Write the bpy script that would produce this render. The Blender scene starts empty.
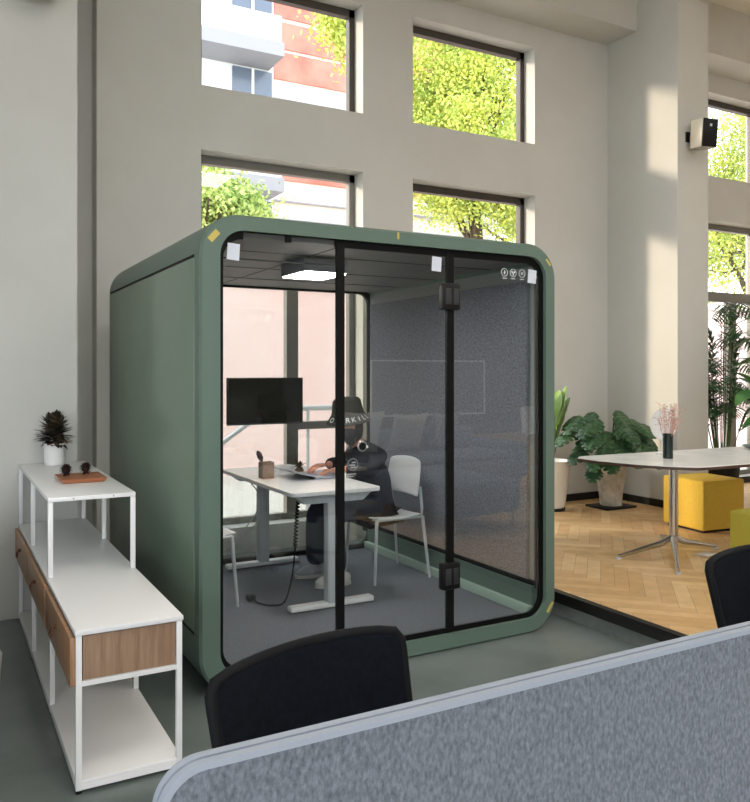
import bpy, bmesh, math, random
from mathutils import Vector, Matrix
random.seed(7)
sc = bpy.context.scene
COL = sc.collection
PI = math.pi

# ------------------------------------------------------------------ materials
def lin(c):
    o = []
    for v in c:
        v /= 255.0
        o.append(v / 12.92 if v <= .04045 else ((v + .055) / 1.055) ** 2.4)
    return (o[0], o[1], o[2], 1)

MATS = {}
def mat(name, rgb, rough=.5, metal=0, spec=.5, noise=None, bump=None, coat=0, sub=0, sheen=0):
    """noise=(scale, rgb2, low, high[, stretch])  bump=(scale, strength, dist)"""
    if name in MATS: return MATS[name]
    m = bpy.data.materials.new(name); m.use_nodes = True
    nt = m.node_tree; b = nt.nodes['Principled BSDF']
    b.inputs['Base Color'].default_value = lin(rgb)
    b.inputs['Roughness'].default_value = rough
    b.inputs['Metallic'].default_value = metal
    b.inputs['Specular IOR Level'].default_value = spec
    b.inputs['Coat Weight'].default_value = coat
    b.inputs['Sheen Weight'].default_value = sheen
    tc = nt.nodes.new('ShaderNodeTexCoord')
    if noise:
        mp = nt.nodes.new('ShaderNodeMapping')
        if len(noise) > 4: mp.inputs['Scale'].default_value = noise[4]
        nt.links.new(tc.outputs['Object'], mp.inputs['Vector'])
        n = nt.nodes.new('ShaderNodeTexNoise'); n.inputs['Scale'].default_value = noise[0]
        n.inputs['Detail'].default_value = 6; n.inputs['Roughness'].default_value = .6
        nt.links.new(mp.outputs[0], n.inputs['Vector'])
        r = nt.nodes.new('ShaderNodeValToRGB')
        r.color_ramp.elements[0].position = noise[2]; r.color_ramp.elements[1].position = noise[3]
        r.color_ramp.elements[0].color = lin(rgb); r.color_ramp.elements[1].color = lin(noise[1])
        nt.links.new(n.outputs['Fac'], r.inputs[0]); nt.links.new(r.outputs[0], b.inputs['Base Color'])
    if bump:
        n2 = nt.nodes.new('ShaderNodeTexNoise'); n2.inputs['Scale'].default_value = bump[0]
        n2.inputs['Detail'].default_value = 4
        nt.links.new(tc.outputs['Object'], n2.inputs['Vector'])
        bp = nt.nodes.new('ShaderNodeBump'); bp.inputs['Strength'].default_value = bump[1]
        bp.inputs['Distance'].default_value = bump[2]
        nt.links.new(n2.outputs['Fac'], bp.inputs['Height']); nt.links.new(bp.outputs[0], b.inputs['Normal'])
    MATS[name] = m
    return m

def glass_mat(name, tint, r0=.04):
    m = bpy.data.materials.new(name); m.use_nodes = True
    nt = m.node_tree; nt.nodes.clear()
    out = nt.nodes.new('ShaderNodeOutputMaterial'); mix = nt.nodes.new('ShaderNodeMixShader')
    tr = nt.nodes.new('ShaderNodeBsdfTransparent'); gl = nt.nodes.new('ShaderNodeBsdfGlossy')
    tr.inputs[0].default_value = (*tint, 1); gl.inputs['Roughness'].default_value = 0.0
    gl.inputs['Color'].default_value = (1, 1, 1, 1)
    g = nt.nodes.new('ShaderNodeNewGeometry')
    d = nt.nodes.new('ShaderNodeVectorMath'); d.operation = 'DOT_PRODUCT'
    nt.links.new(g.outputs['Incoming'], d.inputs[0]); nt.links.new(g.outputs['Normal'], d.inputs[1])
    def mth(op, a, b=None):
        n = nt.nodes.new('ShaderNodeMath'); n.operation = op
        for i, v in enumerate((a, b)):
            if v is None: continue
            if isinstance(v, (int, float)): n.inputs[i].default_value = v
            else: nt.links.new(v, n.inputs[i])
        return n.outputs[0]
    ab = mth('ABSOLUTE', d.outputs['Value'])
    p = mth('POWER', mth('SUBTRACT', 1.0, ab), 5.0)
    f = mth('ADD', mth('MULTIPLY', p, 1 - r0), r0)
    nt.links.new(f, mix.inputs[0]); nt.links.new(tr.outputs[0], mix.inputs[1]); nt.links.new(gl.outputs[0], mix.inputs[2])
    nt.links.new(mix.outputs[0], out.inputs[0])
    return m

def emit_mat(name, rgb, s):
    m = bpy.data.materials.new(name); m.use_nodes = True
    b = m.node_tree.nodes['Principled BSDF']
    b.inputs['Base Color'].default_value = lin(rgb)
    b.inputs['Emission Color'].default_value = lin(rgb); b.inputs['Emission Strength'].default_value = s
    return m

def wood_mat(name, c1, c2, axis, scale=6, rough=.45):
    st = [1.0, 1.0, 1.0]
    for i in range(3): st[i] = 8.0 if i != axis else .7
    return mat(name, c1, rough, noise=(scale, c2, .3, .72, tuple(st)))

def attr_wood(name):
    """floor boards: each board's own tone (colour attribute) plus grain"""
    m = bpy.data.materials.new(name); m.use_nodes = True
    nt = m.node_tree; b = nt.nodes['Principled BSDF']; b.inputs['Roughness'].default_value = .38
    at = nt.nodes.new('ShaderNodeAttribute'); at.attribute_name = 'tone'
    r = nt.nodes.new('ShaderNodeValToRGB')
    r.color_ramp.elements[0].color = lin((216, 174, 120)); r.color_ramp.elements[1].color = lin((246, 216, 168))
    nt.links.new(at.outputs['Fac'], r.inputs[0])
    tc = nt.nodes.new('ShaderNodeTexCoord'); n = nt.nodes.new('ShaderNodeTexNoise')
    n.inputs['Scale'].default_value = 9; n.inputs['Detail'].default_value = 8
    nt.links.new(tc.outputs['Object'], n.inputs['Vector'])
    mx = nt.nodes.new('ShaderNodeMix'); mx.data_type = 'RGBA'; mx.blend_type = 'MULTIPLY'
    rr = nt.nodes.new('ShaderNodeValToRGB')
    rr.color_ramp.elements[0].position = .3; rr.color_ramp.elements[1].position = .7
    rr.color_ramp.elements[0].color = (.8, .76, .7, 1); rr.color_ramp.elements[1].color = (1, 1, 1, 1)
    nt.links.new(n.outputs['Fac'], rr.inputs[0])
    mx.inputs['Factor'].default_value = .8
    nt.links.new(r.outputs[0], mx.inputs['A']); nt.links.new(rr.outputs[0], mx.inputs['B'])
    nt.links.new(mx.outputs['Result'], b.inputs['Base Color'])
    return m

M = dict(
    wall=mat('wall_paint', (206, 206, 202), .75, bump=(60, .08, .002), noise=(1.2, (200, 200, 195), .35, .65)),
    accent=mat('dark_accent_paint', (62, 70, 66), .7), boardp=mat('board_panel_grey', (84, 92, 92), .3),
    ceil=mat('ceiling_paint', (225, 225, 221), .8),
    floor=mat('resin_floor', (98, 108, 106), .33, noise=(1.6, (122, 131, 129), .35, .7), bump=(25, .05, .002)),
    riser=mat('riser_concrete', (92, 96, 92), .6, noise=(5, (120, 124, 118), .3, .7)),
    black=mat('black_metal', (7, 7, 8), .6, spec=.2),
    blackp=mat('black_plastic', (12, 12, 14), .5, spec=.3),
    skirt=mat('black_skirting', (20, 19, 18), .5),
    green=mat('green_lacquer', (100, 120, 109), .38, noise=(.9, (95, 115, 104), .3, .7)),
    greenside=mat('green_side_panel', (120, 140, 122), .27, noise=(.9, (112, 132, 115), .3, .7)),
    greenlight=mat('pale_green_ledge', (168, 190, 176), .45),
    lining=mat('grey_green_lining', (142, 150, 146), .5),
    boothceil=mat('booth_ceiling_grey', (128, 126, 126), .55, noise=(3, (118, 117, 117), .3, .7)),
    felt=mat('grey_felt', (84, 87, 95), .95, noise=(80, (132, 135, 146), .34, .66), bump=(160, .5, .003), sheen=.2),
    carpet=mat('dark_carpet', (92, 96, 106), .95, noise=(90, (116, 120, 130), .3, .7), bump=(220, .6, .003)),
    white=mat('white_powdercoat', (244, 244, 246), .35),
    whitetop=mat('white_laminate', (244, 244, 246), .3),
    whitep=mat('white_plastic', (222, 225, 228), .4),
    greyleg=mat('light_grey_steel', (196, 200, 204), .4),
    frame=mat('window_frame_brown', (66, 60, 54), .45),
    framegrey=mat('window_frame_grey', (120, 118, 112), .45),
    oakx=wood_mat('oak_front', (160, 120, 88), (192, 152, 118), 2),
    oakend=wood_mat('oak_end', (140, 110, 88), (176, 146, 122), 2),
    tray=wood_mat('tray_wood', (160, 98, 66), (186, 122, 84), 0, 8),
    leather=mat('leather_pull', (98, 58, 38), .6),
    ceramic=mat('white_ceramic', (232, 232, 230), .3),
    cone=mat('pinecone', (34, 20, 20), .6, noise=(30, (62, 38, 34), .4, .7)),
    succ=mat('brown_leaves', (50, 44, 36), .5, noise=(22, (128, 108, 86), .5, .68)),
    soil=mat('soil', (40, 30, 24), .95),
    screenfab=mat('screen_fabric', (82, 88, 98), .95, noise=(170, (128, 134, 145), .32, .68, (1, 1, .55)), bump=(170, .6, .002), sheen=.25),
    screentrim=mat('screen_trim', (160, 168, 182), .5),
    mesh=mat('chair_mesh', (9, 12, 20), .9, spec=.15, noise=(60, (15, 22, 32), .3, .7), bump=(260, .5, .002)),
    meshrim=mat('chair_rim', (10, 12, 18), .7, spec=.25),
    yellow=mat('yellow_fabric', (222, 186, 70), .85, bump=(180, .3, .002), noise=(40, (214, 176, 62), .3, .7)),
    olive=mat('mustard_green_fabric', (178, 168, 62), .85, bump=(180, .3, .002)),
    marble=mat('table_top_white', (244, 244, 242), .25, noise=(2.2, (222, 224, 224), .45, .7)),
    edge=mat('table_edge_brown', (74, 52, 44), .5),
    steel=mat('brushed_steel', (205, 198, 190), .25, metal=.9),
    vase=mat('dark_vase', (16, 34, 32), .25),
    dried=mat('dried_pink', (186, 136, 116), .8, noise=(40, (226, 190, 178), .3, .7)),
    leaf=mat('monstera_leaf', (34, 70, 42), .3, noise=(6, (72, 108, 68), .35, .7)),
    leafb=mat('bright_leaf', (92, 134, 34), .4, noise=(8, (134, 168, 56), .35, .7)),
    leafd=mat('palm_leaf', (40, 78, 48), .45, noise=(8, (84, 126, 80), .35, .7)),
    leaff=mat('fiddle_leaf', (46, 100, 44), .35, noise=(6, (92, 150, 66), .35, .7)),
    stem=mat('plant_stem', (70, 98, 52), .6),
    bark=mat('bark', (92, 74, 58), .9, noise=(20, (60, 48, 38), .3, .7)),
    silver=mat('crumpled_silver', (206, 202, 192), .5, metal=.15, noise=(9, (172, 166, 154), .4, .65), bump=(9, 1, .04)),
    treeA=mat('tree_leaf_yellow', (214, 214, 96), .6, noise=(1.5, (160, 188, 92), .3, .7)),
    treeB=mat('tree_leaf_green', (150, 182, 96), .6, noise=(1.5, (196, 208, 126), .3, .7)),
    cream=mat('facade_cream', (242, 226, 214), .8, noise=(.6, (232, 212, 200), .35, .65)),
    redst=mat('facade_red', (196, 104, 92), .8, noise=(.8, (212, 134, 120), .35, .65)),
    facwhite=mat('facade_white', (236, 238, 242), .7),
    facglass=mat('facade_glass', (96, 108, 128), .15),
    facgrey=mat('facade_grey', (150, 150, 158), .7),
    pinkwall=mat('pink_render', (240, 200, 194), .85, noise=(.35, (246, 222, 218), .3, .7)),
    ground=mat('outside_paving', (190, 186, 178), .9),
    hedge=mat('hedge_leaf', (90, 130, 60), .7, noise=(8, (130, 164, 84), .3, .7)),
    jacket=mat('black_jacket', (17, 18, 26), .75, bump=(20, .3, .01)),
    hat=mat('hat_fabric', (48, 49, 46), .9, bump=(60, .2, .004)),
    pants=mat('navy_trousers', (40, 48, 64), .8, bump=(14, .5, .02)),
    skin=mat('skin', (198, 140, 118), .5),
    hair=mat('hair', (24, 18, 18), .55),
    mask=mat('black_face_mask', (30, 27, 28), .8),
    shoe=mat('shoe_grey', (168, 170, 174), .7),
    shoew=mat('shoe_white', (224, 222, 218), .7),
    sole=mat('shoe_sole', (206, 204, 200), .7),
    ring=mat('satin_metal', (186, 184, 180), .3, metal=.8),
    paper=mat('paper_tag', (214, 220, 232), .7),
    icon=mat('icon_print', (214, 220, 224), .6),
    iconb=mat('sign_print', (150, 158, 160), .6),
    tape=mat('yellow_tape', (206, 186, 96), .6),
    alu=mat('laptop_aluminium', (176, 180, 196), .35, metal=.5),
    dark=mat('dark_trim', (44, 46, 50), .5),
    screen=mat('monitor_glass', (8, 10, 12), .06, spec=.6),
    cup=mat('wood_cup', (120, 92, 74), .6, noise=(20, (150, 126, 104), .3, .7)),
    cable=mat('white_cable', (200, 200, 196), .6),
    sofa=mat('grey_sofa', (120, 132, 150), .9, bump=(90, .4, .003)),
    cush=mat('white_cushion', (225, 225, 225), .85),
    cushs=mat('striped_cushion', (206, 210, 214), .85, noise=(4, (126, 140, 156), .45, .55, (9, .6, .6))),
    spk=mat('speaker_silver', (170, 168, 160), .4, metal=.3),
    bowl=mat('grey_bowl', (112, 122, 122), .4),
    floordesk=mat('desk_laminate', (226, 224, 220), .35),
    outlet=mat('outlet_plate', (216, 210, 196), .4),
)
M['boards'] = attr_wood('herringbone_oak')
M['glass'] = glass_mat('booth_glass', (.945, .96, .955), .072)
M['pane'] = glass_mat('window_glass', (.99, 1.0, .995), .03)
M['lamp'] = emit_mat('lamp_diffuser', (255, 250, 242), 10.5)
M['blamp'] = emit_mat('booth_lamp_diffuser', (255, 246, 236), 48)

# ------------------------------------------------------------------ mesh helpers
class MB:
    def __init__(s): s.bm = bmesh.new()
    def _x(s, vs, mtx):
        if mtx is not None: bmesh.ops.transform(s.bm, matrix=mtx, verts=vs)
    def box(s, x0, x1, y0, y1, z0, z1, bev=0, seg=2, mtx=None):
        r = bmesh.ops.create_cube(s.bm, size=1)
        vs = r['verts']
        bmesh.ops.transform(s.bm, matrix=Matrix.Translation(((x0 + x1) / 2, (y0 + y1) / 2, (z0 + z1) / 2)) @
                            Matrix.Diagonal((abs(x1 - x0), abs(y1 - y0), abs(z1 - z0), 1)), verts=vs)
        if bev:
            es = list({e for v in vs for e in v.link_edges})
            rr = bmesh.ops.bevel(s.bm, geom=es, offset=bev, segments=seg, affect='EDGES', profile=.5)
            vs = list({v for v in rr['verts']} | {v for v in vs if v.is_valid})
        s._x(vs, mtx)
        return s
    def tube(s, pts, r, n=10, close=True):
        """round tube through pts; r a number or a list"""
        pts = [Vector(p) for p in pts]; rs = r if isinstance(r, (list, tuple)) else [r] * len(pts)
        up = None; rings = []
        for i, p in enumerate(pts):
            t = (pts[min(i + 1, len(pts) - 1)] - pts[max(i - 1, 0)]).normalized()
            if up is None: up = Vector((0, 0, 1)) if abs(t.z) < .9 else Vector((1, 0, 0))
            a = t.cross(up)
            if a.length < 1e-4: a = t.cross(Vector((0, 1, 0)))
            a.normalize(); b = t.cross(a).normalized(); up = -b if False else a.cross(t).normalized()
            rings.append([s.bm.verts.new(p + (a * math.cos(2 * PI * k / n) + up * math.sin(2 * PI * k / n)) * rs[i]) for k in range(n)])
        for A, B in zip(rings, rings[1:]):
            for k in range(n): s.bm.faces.new((A[k], A[(k + 1) % n], B[(k + 1) % n], B[k]))
        if close:
            s.bm.faces.new(rings[0][::-1]); s.bm.faces.new(rings[-1])
        return s
    def lathe(s, prof, n=28, c=(0, 0, 0), cap=True):
        rings = []
        for r, z in prof:
            rings.append([s.bm.verts.new((c[0] + r * math.cos(2 * PI * k / n), c[1] + r * math.sin(2 * PI * k / n), c[2] + z)) for k in range(n)])
        for A, B in zip(rings, rings[1:]):
            for k in range(n): s.bm.faces.new((A[k], A[(k + 1) % n], B[(k + 1) % n], B[k]))
        if cap:
            s.bm.faces.new(rings[0][::-1]); s.bm.faces.new(rings[-1])
        return s
    def prism(s, poly, fn0, fn1):
        """extrude a closed outline; fn0/fn1 map (a,b) to the two 3-D faces"""
        A = [s.bm.verts.new(fn0(*p)) for p in poly]; B = [s.bm.verts.new(fn1(*p)) for p in poly]
        s.bm.faces.new(A); s.bm.faces.new(B[::-1]); n = len(poly)
        for k in range(n): s.bm.faces.new((A[k], B[k], B[(k + 1) % n], A[(k + 1) % n]))
        return s
    def ringprism(s, outer, inner, fn0, fn1):
        """band between two outlines with equal counts, extruded"""
        n = len(outer)
        a = [s.bm.verts.new(fn0(*p)) for p in outer]; b = [s.bm.verts.new(fn0(*p)) for p in inner]
        c = [s.bm.verts.new(fn1(*p)) for p in outer]; d = [s.bm.verts.new(fn1(*p)) for p in inner]
        for k in range(n):
            j = (k + 1) % n
            s.bm.faces.new((a[k], a[j], b[j], b[k])); s.bm.faces.new((c[j], c[k], d[k], d[j]))
            s.bm.faces.new((a[j], a[k], c[k], c[j])); s.bm.faces.new((b[k], b[j], d[j], d[k]))
        return s
    def quad(s, *p):
        s.bm.faces.new([s.bm.verts.new(q) for q in p]); return s
    def build(s, name, m, parent=None, smooth=True, bev=0, loc=None, sub=0, angle=35):
        bmesh.ops.recalc_face_normals(s.bm, faces=s.bm.faces)
        me = bpy.data.meshes.new(name)
        if loc is not None: bmesh.ops.translate(s.bm, verts=s.bm.verts, vec=-Vector(loc))
        s.bm.to_mesh(me); s.bm.free()
        o = bpy.data.objects.new(name, me); COL.objects.link(o)
        if isinstance(m, (list, tuple)):
            for q in m: me.materials.append(q)
        else: me.materials.append(m)
        if smooth:
            for p in me.polygons: p.use_smooth = True
            me.set_sharp_from_angle(angle=math.radians(angle))
        if loc is not None: o.location = loc
        if parent is not None:
            o.parent = parent
            if loc is None: o.matrix_parent_inverse = parent.matrix_basis.inverted()
            else: o.matrix_parent_inverse = parent.matrix_basis.inverted()
        if bev:
            b = o.modifiers.new('bevel', 'BEVEL'); b.width = bev; b.segments = 2; b.limit_method = 'ANGLE'
        if sub:
            q = o.modifiers.new('sub', 'SUBSURF'); q.levels = sub; q.render_levels = sub
        return o

def tag(o, label, cat, group=None, kind=None):
    if label: o['label'] = label
    if cat: o['category'] = cat
    if group: o['group'] = group
    if kind: o['kind'] = kind
    return o
def thing(name, label, cat, loc=(0, 0, 0), group=None):
    o = bpy.data.objects.new(name, None); COL.objects.link(o); o.location = loc
    o.empty_display_size = .1
    return tag(o, label, cat, group)
def struct(o):
    o['kind'] = 'structure'; return o
def copy_tree(o, parent=None):
    c = o.copy(); COL.objects.link(c)
    if parent is not None: c.parent = parent
    for ch in list(o.children): copy_tree(ch, c)
    return c
def text_mesh(txt, size, depth=.0004):
    cu = bpy.data.curves.new('txt', 'FONT'); cu.body = txt; cu.size = size; cu.extrude = depth
    cu.align_x = 'CENTER'; cu.align_y = 'CENTER'
    o = bpy.data.objects.new('txt', cu); COL.objects.link(o)
    bpy.context.view_layer.update()
    me = bpy.data.meshes.new_from_object(o.evaluated_get(bpy.context.evaluated_depsgraph_get()))
    bpy.data.objects.remove(o); return me
def rrect(x0, x1, z0, z1, r, n=10):
    pts = []
    for cx, cz, a0 in ((x1 - r, z1 - r, 0), (x0 + r, z1 - r, 90), (x0 + r, z0 + r, 180), (x1 - r, z0 + r, 270)):
        for k in range(n + 1):
            a = math.radians(a0 + 90 * k / n); pts.append((cx + r * math.cos(a), cz + r * math.sin(a)))
    return pts
def atY(y): return lambda a, b: (a, y, b)
def atZ(z): return lambda a, b: (a, b, z)

# ------------------------------------------------------------------ room shell
PZ = .15            # raised timber platform
YW = 6.42           # window wall, inner face
H = 5.75            # ceiling
m = MB().box(-5, 3.44, -7, 7.0, -.1, 0)
struct(m.build('floor', M['floor'], smooth=False))
# platform: herringbone boards
def herring(x0, x1, y0, y1, z):
    bm = bmesh.new(); lay = bm.loops.layers.color.new('tone')
    w, L, g = .09, .54, .0008; k = int(L / w)
    rot = Matrix.Rotation(math.radians(45), 4, 'Z'); c = Vector(((x0 + x1) / 2, (y0 + y1) / 2, 0))
    R = 1.5 * max(x1 - x0, y1 - y0) / 2 + 1
    n = int(R / w) + 2; nj = int(R / L) + 2
    for i in range(-n, n):
        for j in range(-nj, nj):
            ox = i * w + j * L; oy = i * w - j * L
            for (a, b, cc, d) in ((ox, ox + L, oy, oy + w), (ox, ox + w, oy + w, oy + w + L)):
                ctr = rot @ Vector(((a + b) / 2, (cc + d) / 2, 0)) + c
                if not (x0 - .5 < ctr.x < x1 + .5 and y0 - .5 < ctr.y < y1 + .5): continue
                v = [bm.verts.new(c + rot @ Vector((p, q, 0)) + Vector((0, 0, z))) for p, q in
                     ((a + g, cc + g), (b - g, cc + g), (b - g, d - g), (a + g, d - g))]
                f = bm.faces.new(v); t = random.uniform(.15, .9)
                for l in f.loops: l[lay] = (t, t, t, 1)
    for co, no in (((x0, 0, 0), (-1, 0, 0)), ((x1, 0, 0), (1, 0, 0)), ((0, y0, 0), (0, -1, 0)), ((0, y1, 0), (0, 1, 0))):
        bmesh.ops.bisect_plane(bm, geom=bm.verts[:] + bm.edges[:] + bm.faces[:], plane_co=co, plane_no=no, clear_outer=True)
    return bm
bm = herring(3.44, 12, -7, YW, PZ)
for f in bm.faces: f.normal_update()
for f in bm.faces:
    if f.normal.z < 0: f.normal_flip()
mm = MB(); mm.bm.free(); mm.bm = bm
me = bpy.data.meshes.new('floor_platform'); bm.to_mesh(me); bm.free()
fp = bpy.data.objects.new('floor_platform', me); COL.objects.link(fp); me.materials.append(M['boards']); struct(fp)
struct(MB().box(3.47, 12, -7, 7.0, -.1, PZ - .002).build('floor_platform_base', M['riser'], smooth=False))
struct(MB().box(3.425, 3.475, -7, YW, .085, PZ + .001).build('trim_platform_edge', M['skirt'], smooth=False))

# window wall (one mesh of blocks around the openings)
WINS = [(1.908, 3.43), (3.97, 5.47), (7.45, 9.30), (9.9, 11.6)]
ZB, Z1, Z2, Z3 = .22, 3.39, 3.925, 4.94
WALLT = .30
m = MB(); xs = 1.08
for a, b in WINS:
    m.box(xs, a, YW, YW + WALLT, -.1, H)
    m.box(a, b, YW, YW + WALLT, -.1, ZB); m.box(a, b, YW, YW + WALLT, Z1, Z2); m.box(a, b, YW, YW + WALLT, Z3, H)
    xs = b
m.box(xs, 12.2, YW, YW + WALLT, -.1, H)
m.box(.2, 1.08, YW + .2, YW + WALLT, -.1, H)
m.box(-5.2, .2, YW, YW + WALLT, -.1, H)
struct(m.build('wall_back', M['wall'], smooth=False))
struct(MB().box(.29, .79, 5.41, YW - .001, 0, H).build('wall_left_pillar', M['wall'], smooth=False))
struct(MB().box(6.51, 6.97, 5.47, YW - .001, PZ, H).build('wall_right_pillar', M['wall'], smooth=False))
struct(MB().box(.79, 6.51, 6.0, YW - .001, 5.17, H).build('ceiling_beam', M['wall'], smooth=False))
struct(MB().box(6.97, 12, 6.0, YW - .001, 5.17, H).build('ceiling_beam', M['wall'], smooth=False))
struct(MB().box(6.55, 6.95, -7, 5.47, 5.35, H).build('ceiling_cross_beam', M['wall'], smooth=False))
struct(MB().box(-5.2, 12.2, -7.2, 7.0, H, H + .15).build('ceiling', M['ceil'], smooth=False))
struct(MB().box(12, 12.2, -7.2, YW, -.1, H).build('wall_right', M['wall'], smooth=False))
# left and rear walls: wide openings
m = MB()
m.box(-5.2, -5, -7.2, YW, -.1, .8); m.box(-5.2, -5, -7.2, YW, 4.6, H)
for y in (-7.2, -4.3, -1.4, 1.5, 4.4): m.box(-5.2, -5, y, y + .6, .8, 4.6)
m.box(-5.2, -5, 1.5, YW, .8, 4.6)
struct(m.build('wall_left', M['wall'], smooth=False))
struct(MB().box(-.22, -.12, 2.6, 5.40, 0, .85).build('unseen_shade_blocker', M['accent'], smooth=False))  # low dark slab added out of view, only to shade the floor at left
m = MB()
m.box(3.4, 12, -7.2, -7.001, -.1, H); m.box(-5, 3.4, -7.2, -7, -.1, .5); m.box(-5, 3.4, -7.2, -7, 4.8, H)
for x in (-5, -2.4, .2): m.box(x, x + .4, -7.2, -7, .5, 4.8)
m.box(3.0, 3.4, -7.2, -7, .5, 4.8)
struct(m.build('wall_rear', M['wall'], smooth=False))
struct(MB().box(3.4, 12, -7.0, -6.9, PZ, H).build('wall_rear_accent', M['accent'], smooth=False))
fb = thing('framed_board', 'thin framed glass board faintly mirrored in the middle panes of the booth', 'board', (9.2, -6.85, 1.2))
MB().ringprism(rrect(7.75, 10.65, .60, 1.78, .01, 2), rrect(7.78, 10.62, .63, 1.75, .01, 2), atY(-6.88), atY(-6.85)).build('board_frame', M['white'], fb, smooth=False)
MB().box(7.77, 10.63, -6.89, -6.86, .61, 1.77).build('board_panel', M['boardp'], fb, smooth=False)
# skirting
struct(MB().box(3.48, 6.51, YW - .015, YW + .002, PZ, PZ + .075).build('baseboard_back', M['skirt'], smooth=False))
struct(MB().box(6.495, 6.512, 5.455, YW - .015, PZ, PZ + .075).build('baseboard_pillar_side', M['skirt'], smooth=False))
struct(MB().box(6.495, 6.985, 5.455, 5.472, PZ, PZ + .075).build('baseboard_pillar_front', M['skirt'], smooth=False))
struct(MB().box(6.97, 12, YW - .015, YW + .002, PZ, PZ + .075).build('baseboard_right', M['skirt'], smooth=False))

# windows: frame + pane
FY = YW + .17
wn = 0
def window(a, b, z0, z1, mull=(), trans=(), fm='frame', fw=.055):
    global wn
    wn += 1
    m = MB(); d0, d1 = FY, FY + .07
    m.box(a, a + fw, d0, d1, z0, z1); m.box(b - fw, b, d0, d1, z0, z1)
    m.box(a, b, d0, d1, z1 - fw * 1.3, z1); m.box(a, b, d0, d1, z0, z0 + fw)
    for x0, x1, zt in mull: m.box(x0, x1, d0 - .01, d1, z0, zt)
    for t0, t1 in trans: m.box(a, b, d0 - .01, d1, t0, t1)
    w = struct(m.build('window_%d' % wn, M[fm], smooth=False))
    p = MB().box(a + .01, b - .01, FY + .03, FY + .038, z0 + .01, z1 - .01).build('pane', M['pane'], w, smooth=False)
    return w
for a, b in WINS: window(a, b, Z2, Z3)
window(1.908, 3.43, ZB, Z1, mull=[(2.74, 2.85, 2.42)], trans=[(2.42, 2.52)], fm='framegrey')
struct(MB().box(2.85, 3.38, FY - .01, FY + .07, 1.02, 1.09).build('trim_window_rail', M['framegrey'], smooth=False))
window(3.97, 5.47, ZB, Z1, fm='frame')
window(7.45, 9.30, ZB, Z1, mull=[(8.78, 8.92, 2.42)], trans=[(2.42, 2.54)], fm='framegrey')
window(9.9, 11.6, ZB, Z1, mull=[(10.7, 10.8, 2.42)], trans=[(2.42, 2.54)], fm='framegrey')

# ------------------------------------------------------------------ meeting booth
BX0, BX1, BY0, BY1, BH = 1.074, 3.257, 3.63, 5.86, 2.302
IX0, IX1 = 1.175, 3.157
booth = thing('meeting_booth', 'sage green soundproof meeting booth with rounded corners and glass front', 'booth', (2.165, 4.74, 0))
n = 12
outer = rrect(BX0, BX1, .0, BH, .20, n)
inner = rrect(IX0 - .035, IX1 + .035, .07, BH - .075, .13, n)
m = MB(); m.ringprism(outer, inner, atY(BY0 + .014), atY(BY1))
shell = m.build('shell', M['green'], booth)
# front frame ring, chamfered face
m = MB()
ff = rrect(BX0 + .012, BX1 - .012, .012, BH - .012, .19, n)
fi = rrect(BX0 + .098, BX1 - .078, .088, BH - .075, .125, n)
m.ringprism(ff, fi, atY(BY0), atY(BY0 + .05))
a = [m.bm.verts.new((p[0], BY0, p[1])) for p in ff]; b = [m.bm.verts.new((p[0], BY0 + .0145, p[1])) for p in outer]
for k in range(len(a)):
    j = (k + 1) % len(a); m.bm.faces.new((a[k], a[j], b[j], b[k]))
m.build('front_frame', M['green'], booth)
# side panels let into the shell, with a dark shadow gap
for nm, x0, x1 in (('side_panel', BX0 - .004, BX0 + .01), ('side_panel', BX1 - .01, BX1 + .004)):
    sp = MB().box(x0, x1, 3.725, BY1 - .05, .30, 2.095, .003).build(nm, M['greenside'], booth)
    m = MB(); xa, xb = (x0 + .002, x1)
    m.box(xa, xb, BY1 - .05, BY1 - .037, .285, 2.11)
    m.box(xa, xb, 3.725, BY1 - .037, 2.095, 2.11); m.box(xa, xb, 3.725, BY1 - .037, .285, .30)
    m.build('shadow_gap', M['black'], sp, smooth=False)
# interior
FZ = .08
MB().box(IX0 - .03, IX1 + .03, BY0 + .06, BY1 - .05, .06, FZ).build('carpet', M['carpet'], booth, smooth=False)
MB().box(IX0 - .02, IX1 + .02, BY0 + .06, BY1 - .05, 2.205, 2.24).build('ceiling_panel', M['boothceil'], booth, smooth=False)
m = MB()
for y in (4.1, 4.75, 5.3): m.box(IX0, IX1, y, y + .006, 2.202, 2.206)
m.box(1.85, 1.856, BY0 + .06, BY1 - .05, 2.202, 2.206)
m.build('ceiling_joints', M['dark'], booth, smooth=False)
for s, xa in ((1, IX1), (-1, IX0)):
    def bx(d0, d1, y0, y1, z0, z1, nm, mm, bev=0):
        x0, x1 = (xa - d1, xa - d0) if s > 0 else (xa + d0, xa + d1)
        return MB().box(x0, x1, y0, y1, z0, z1, bev).build(nm, M[mm], booth)
    bx(-.03, 0, BY0 + .06, BY1 - .05, FZ, 2.205, 'wall_lining', 'lining')
    bx(0, .03, BY0 + .12, BY1 - .12, .285, 2.10, 'acoustic_panel', 'felt', .008)
    bx(0, .02, BY0 + .07, BY1 - .08, .255, .283, 'panel_gap', 'black')
    bx(0, .028, BY0 + .07, BY1 - .08, .135, .255, 'side_band', 'green')
    bx(0, .06, BY0 + .07, BY1 - .08, FZ, .135, 'ledge', 'greenlight', .004)
# rear glazing
bo = rrect(IX0 - .03, IX1 + .03, FZ, 2.225, .12, n); bi = rrect(IX0 + .005, IX1 - .012, FZ + .035, 2.19, .09, n)
MB().ringprism(bo, bi, atY(BY1 - .075), atY(BY1 - .035)).build('rear_frame', M['black'], booth)
MB().prism(rrect(IX0 - .01, IX1 + .01, FZ + .01, 2.215, .10, n), atY(BY1 - .06), atY(BY1 - .052)).build('rear_glass', M['glass'], booth, smooth=False)
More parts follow.
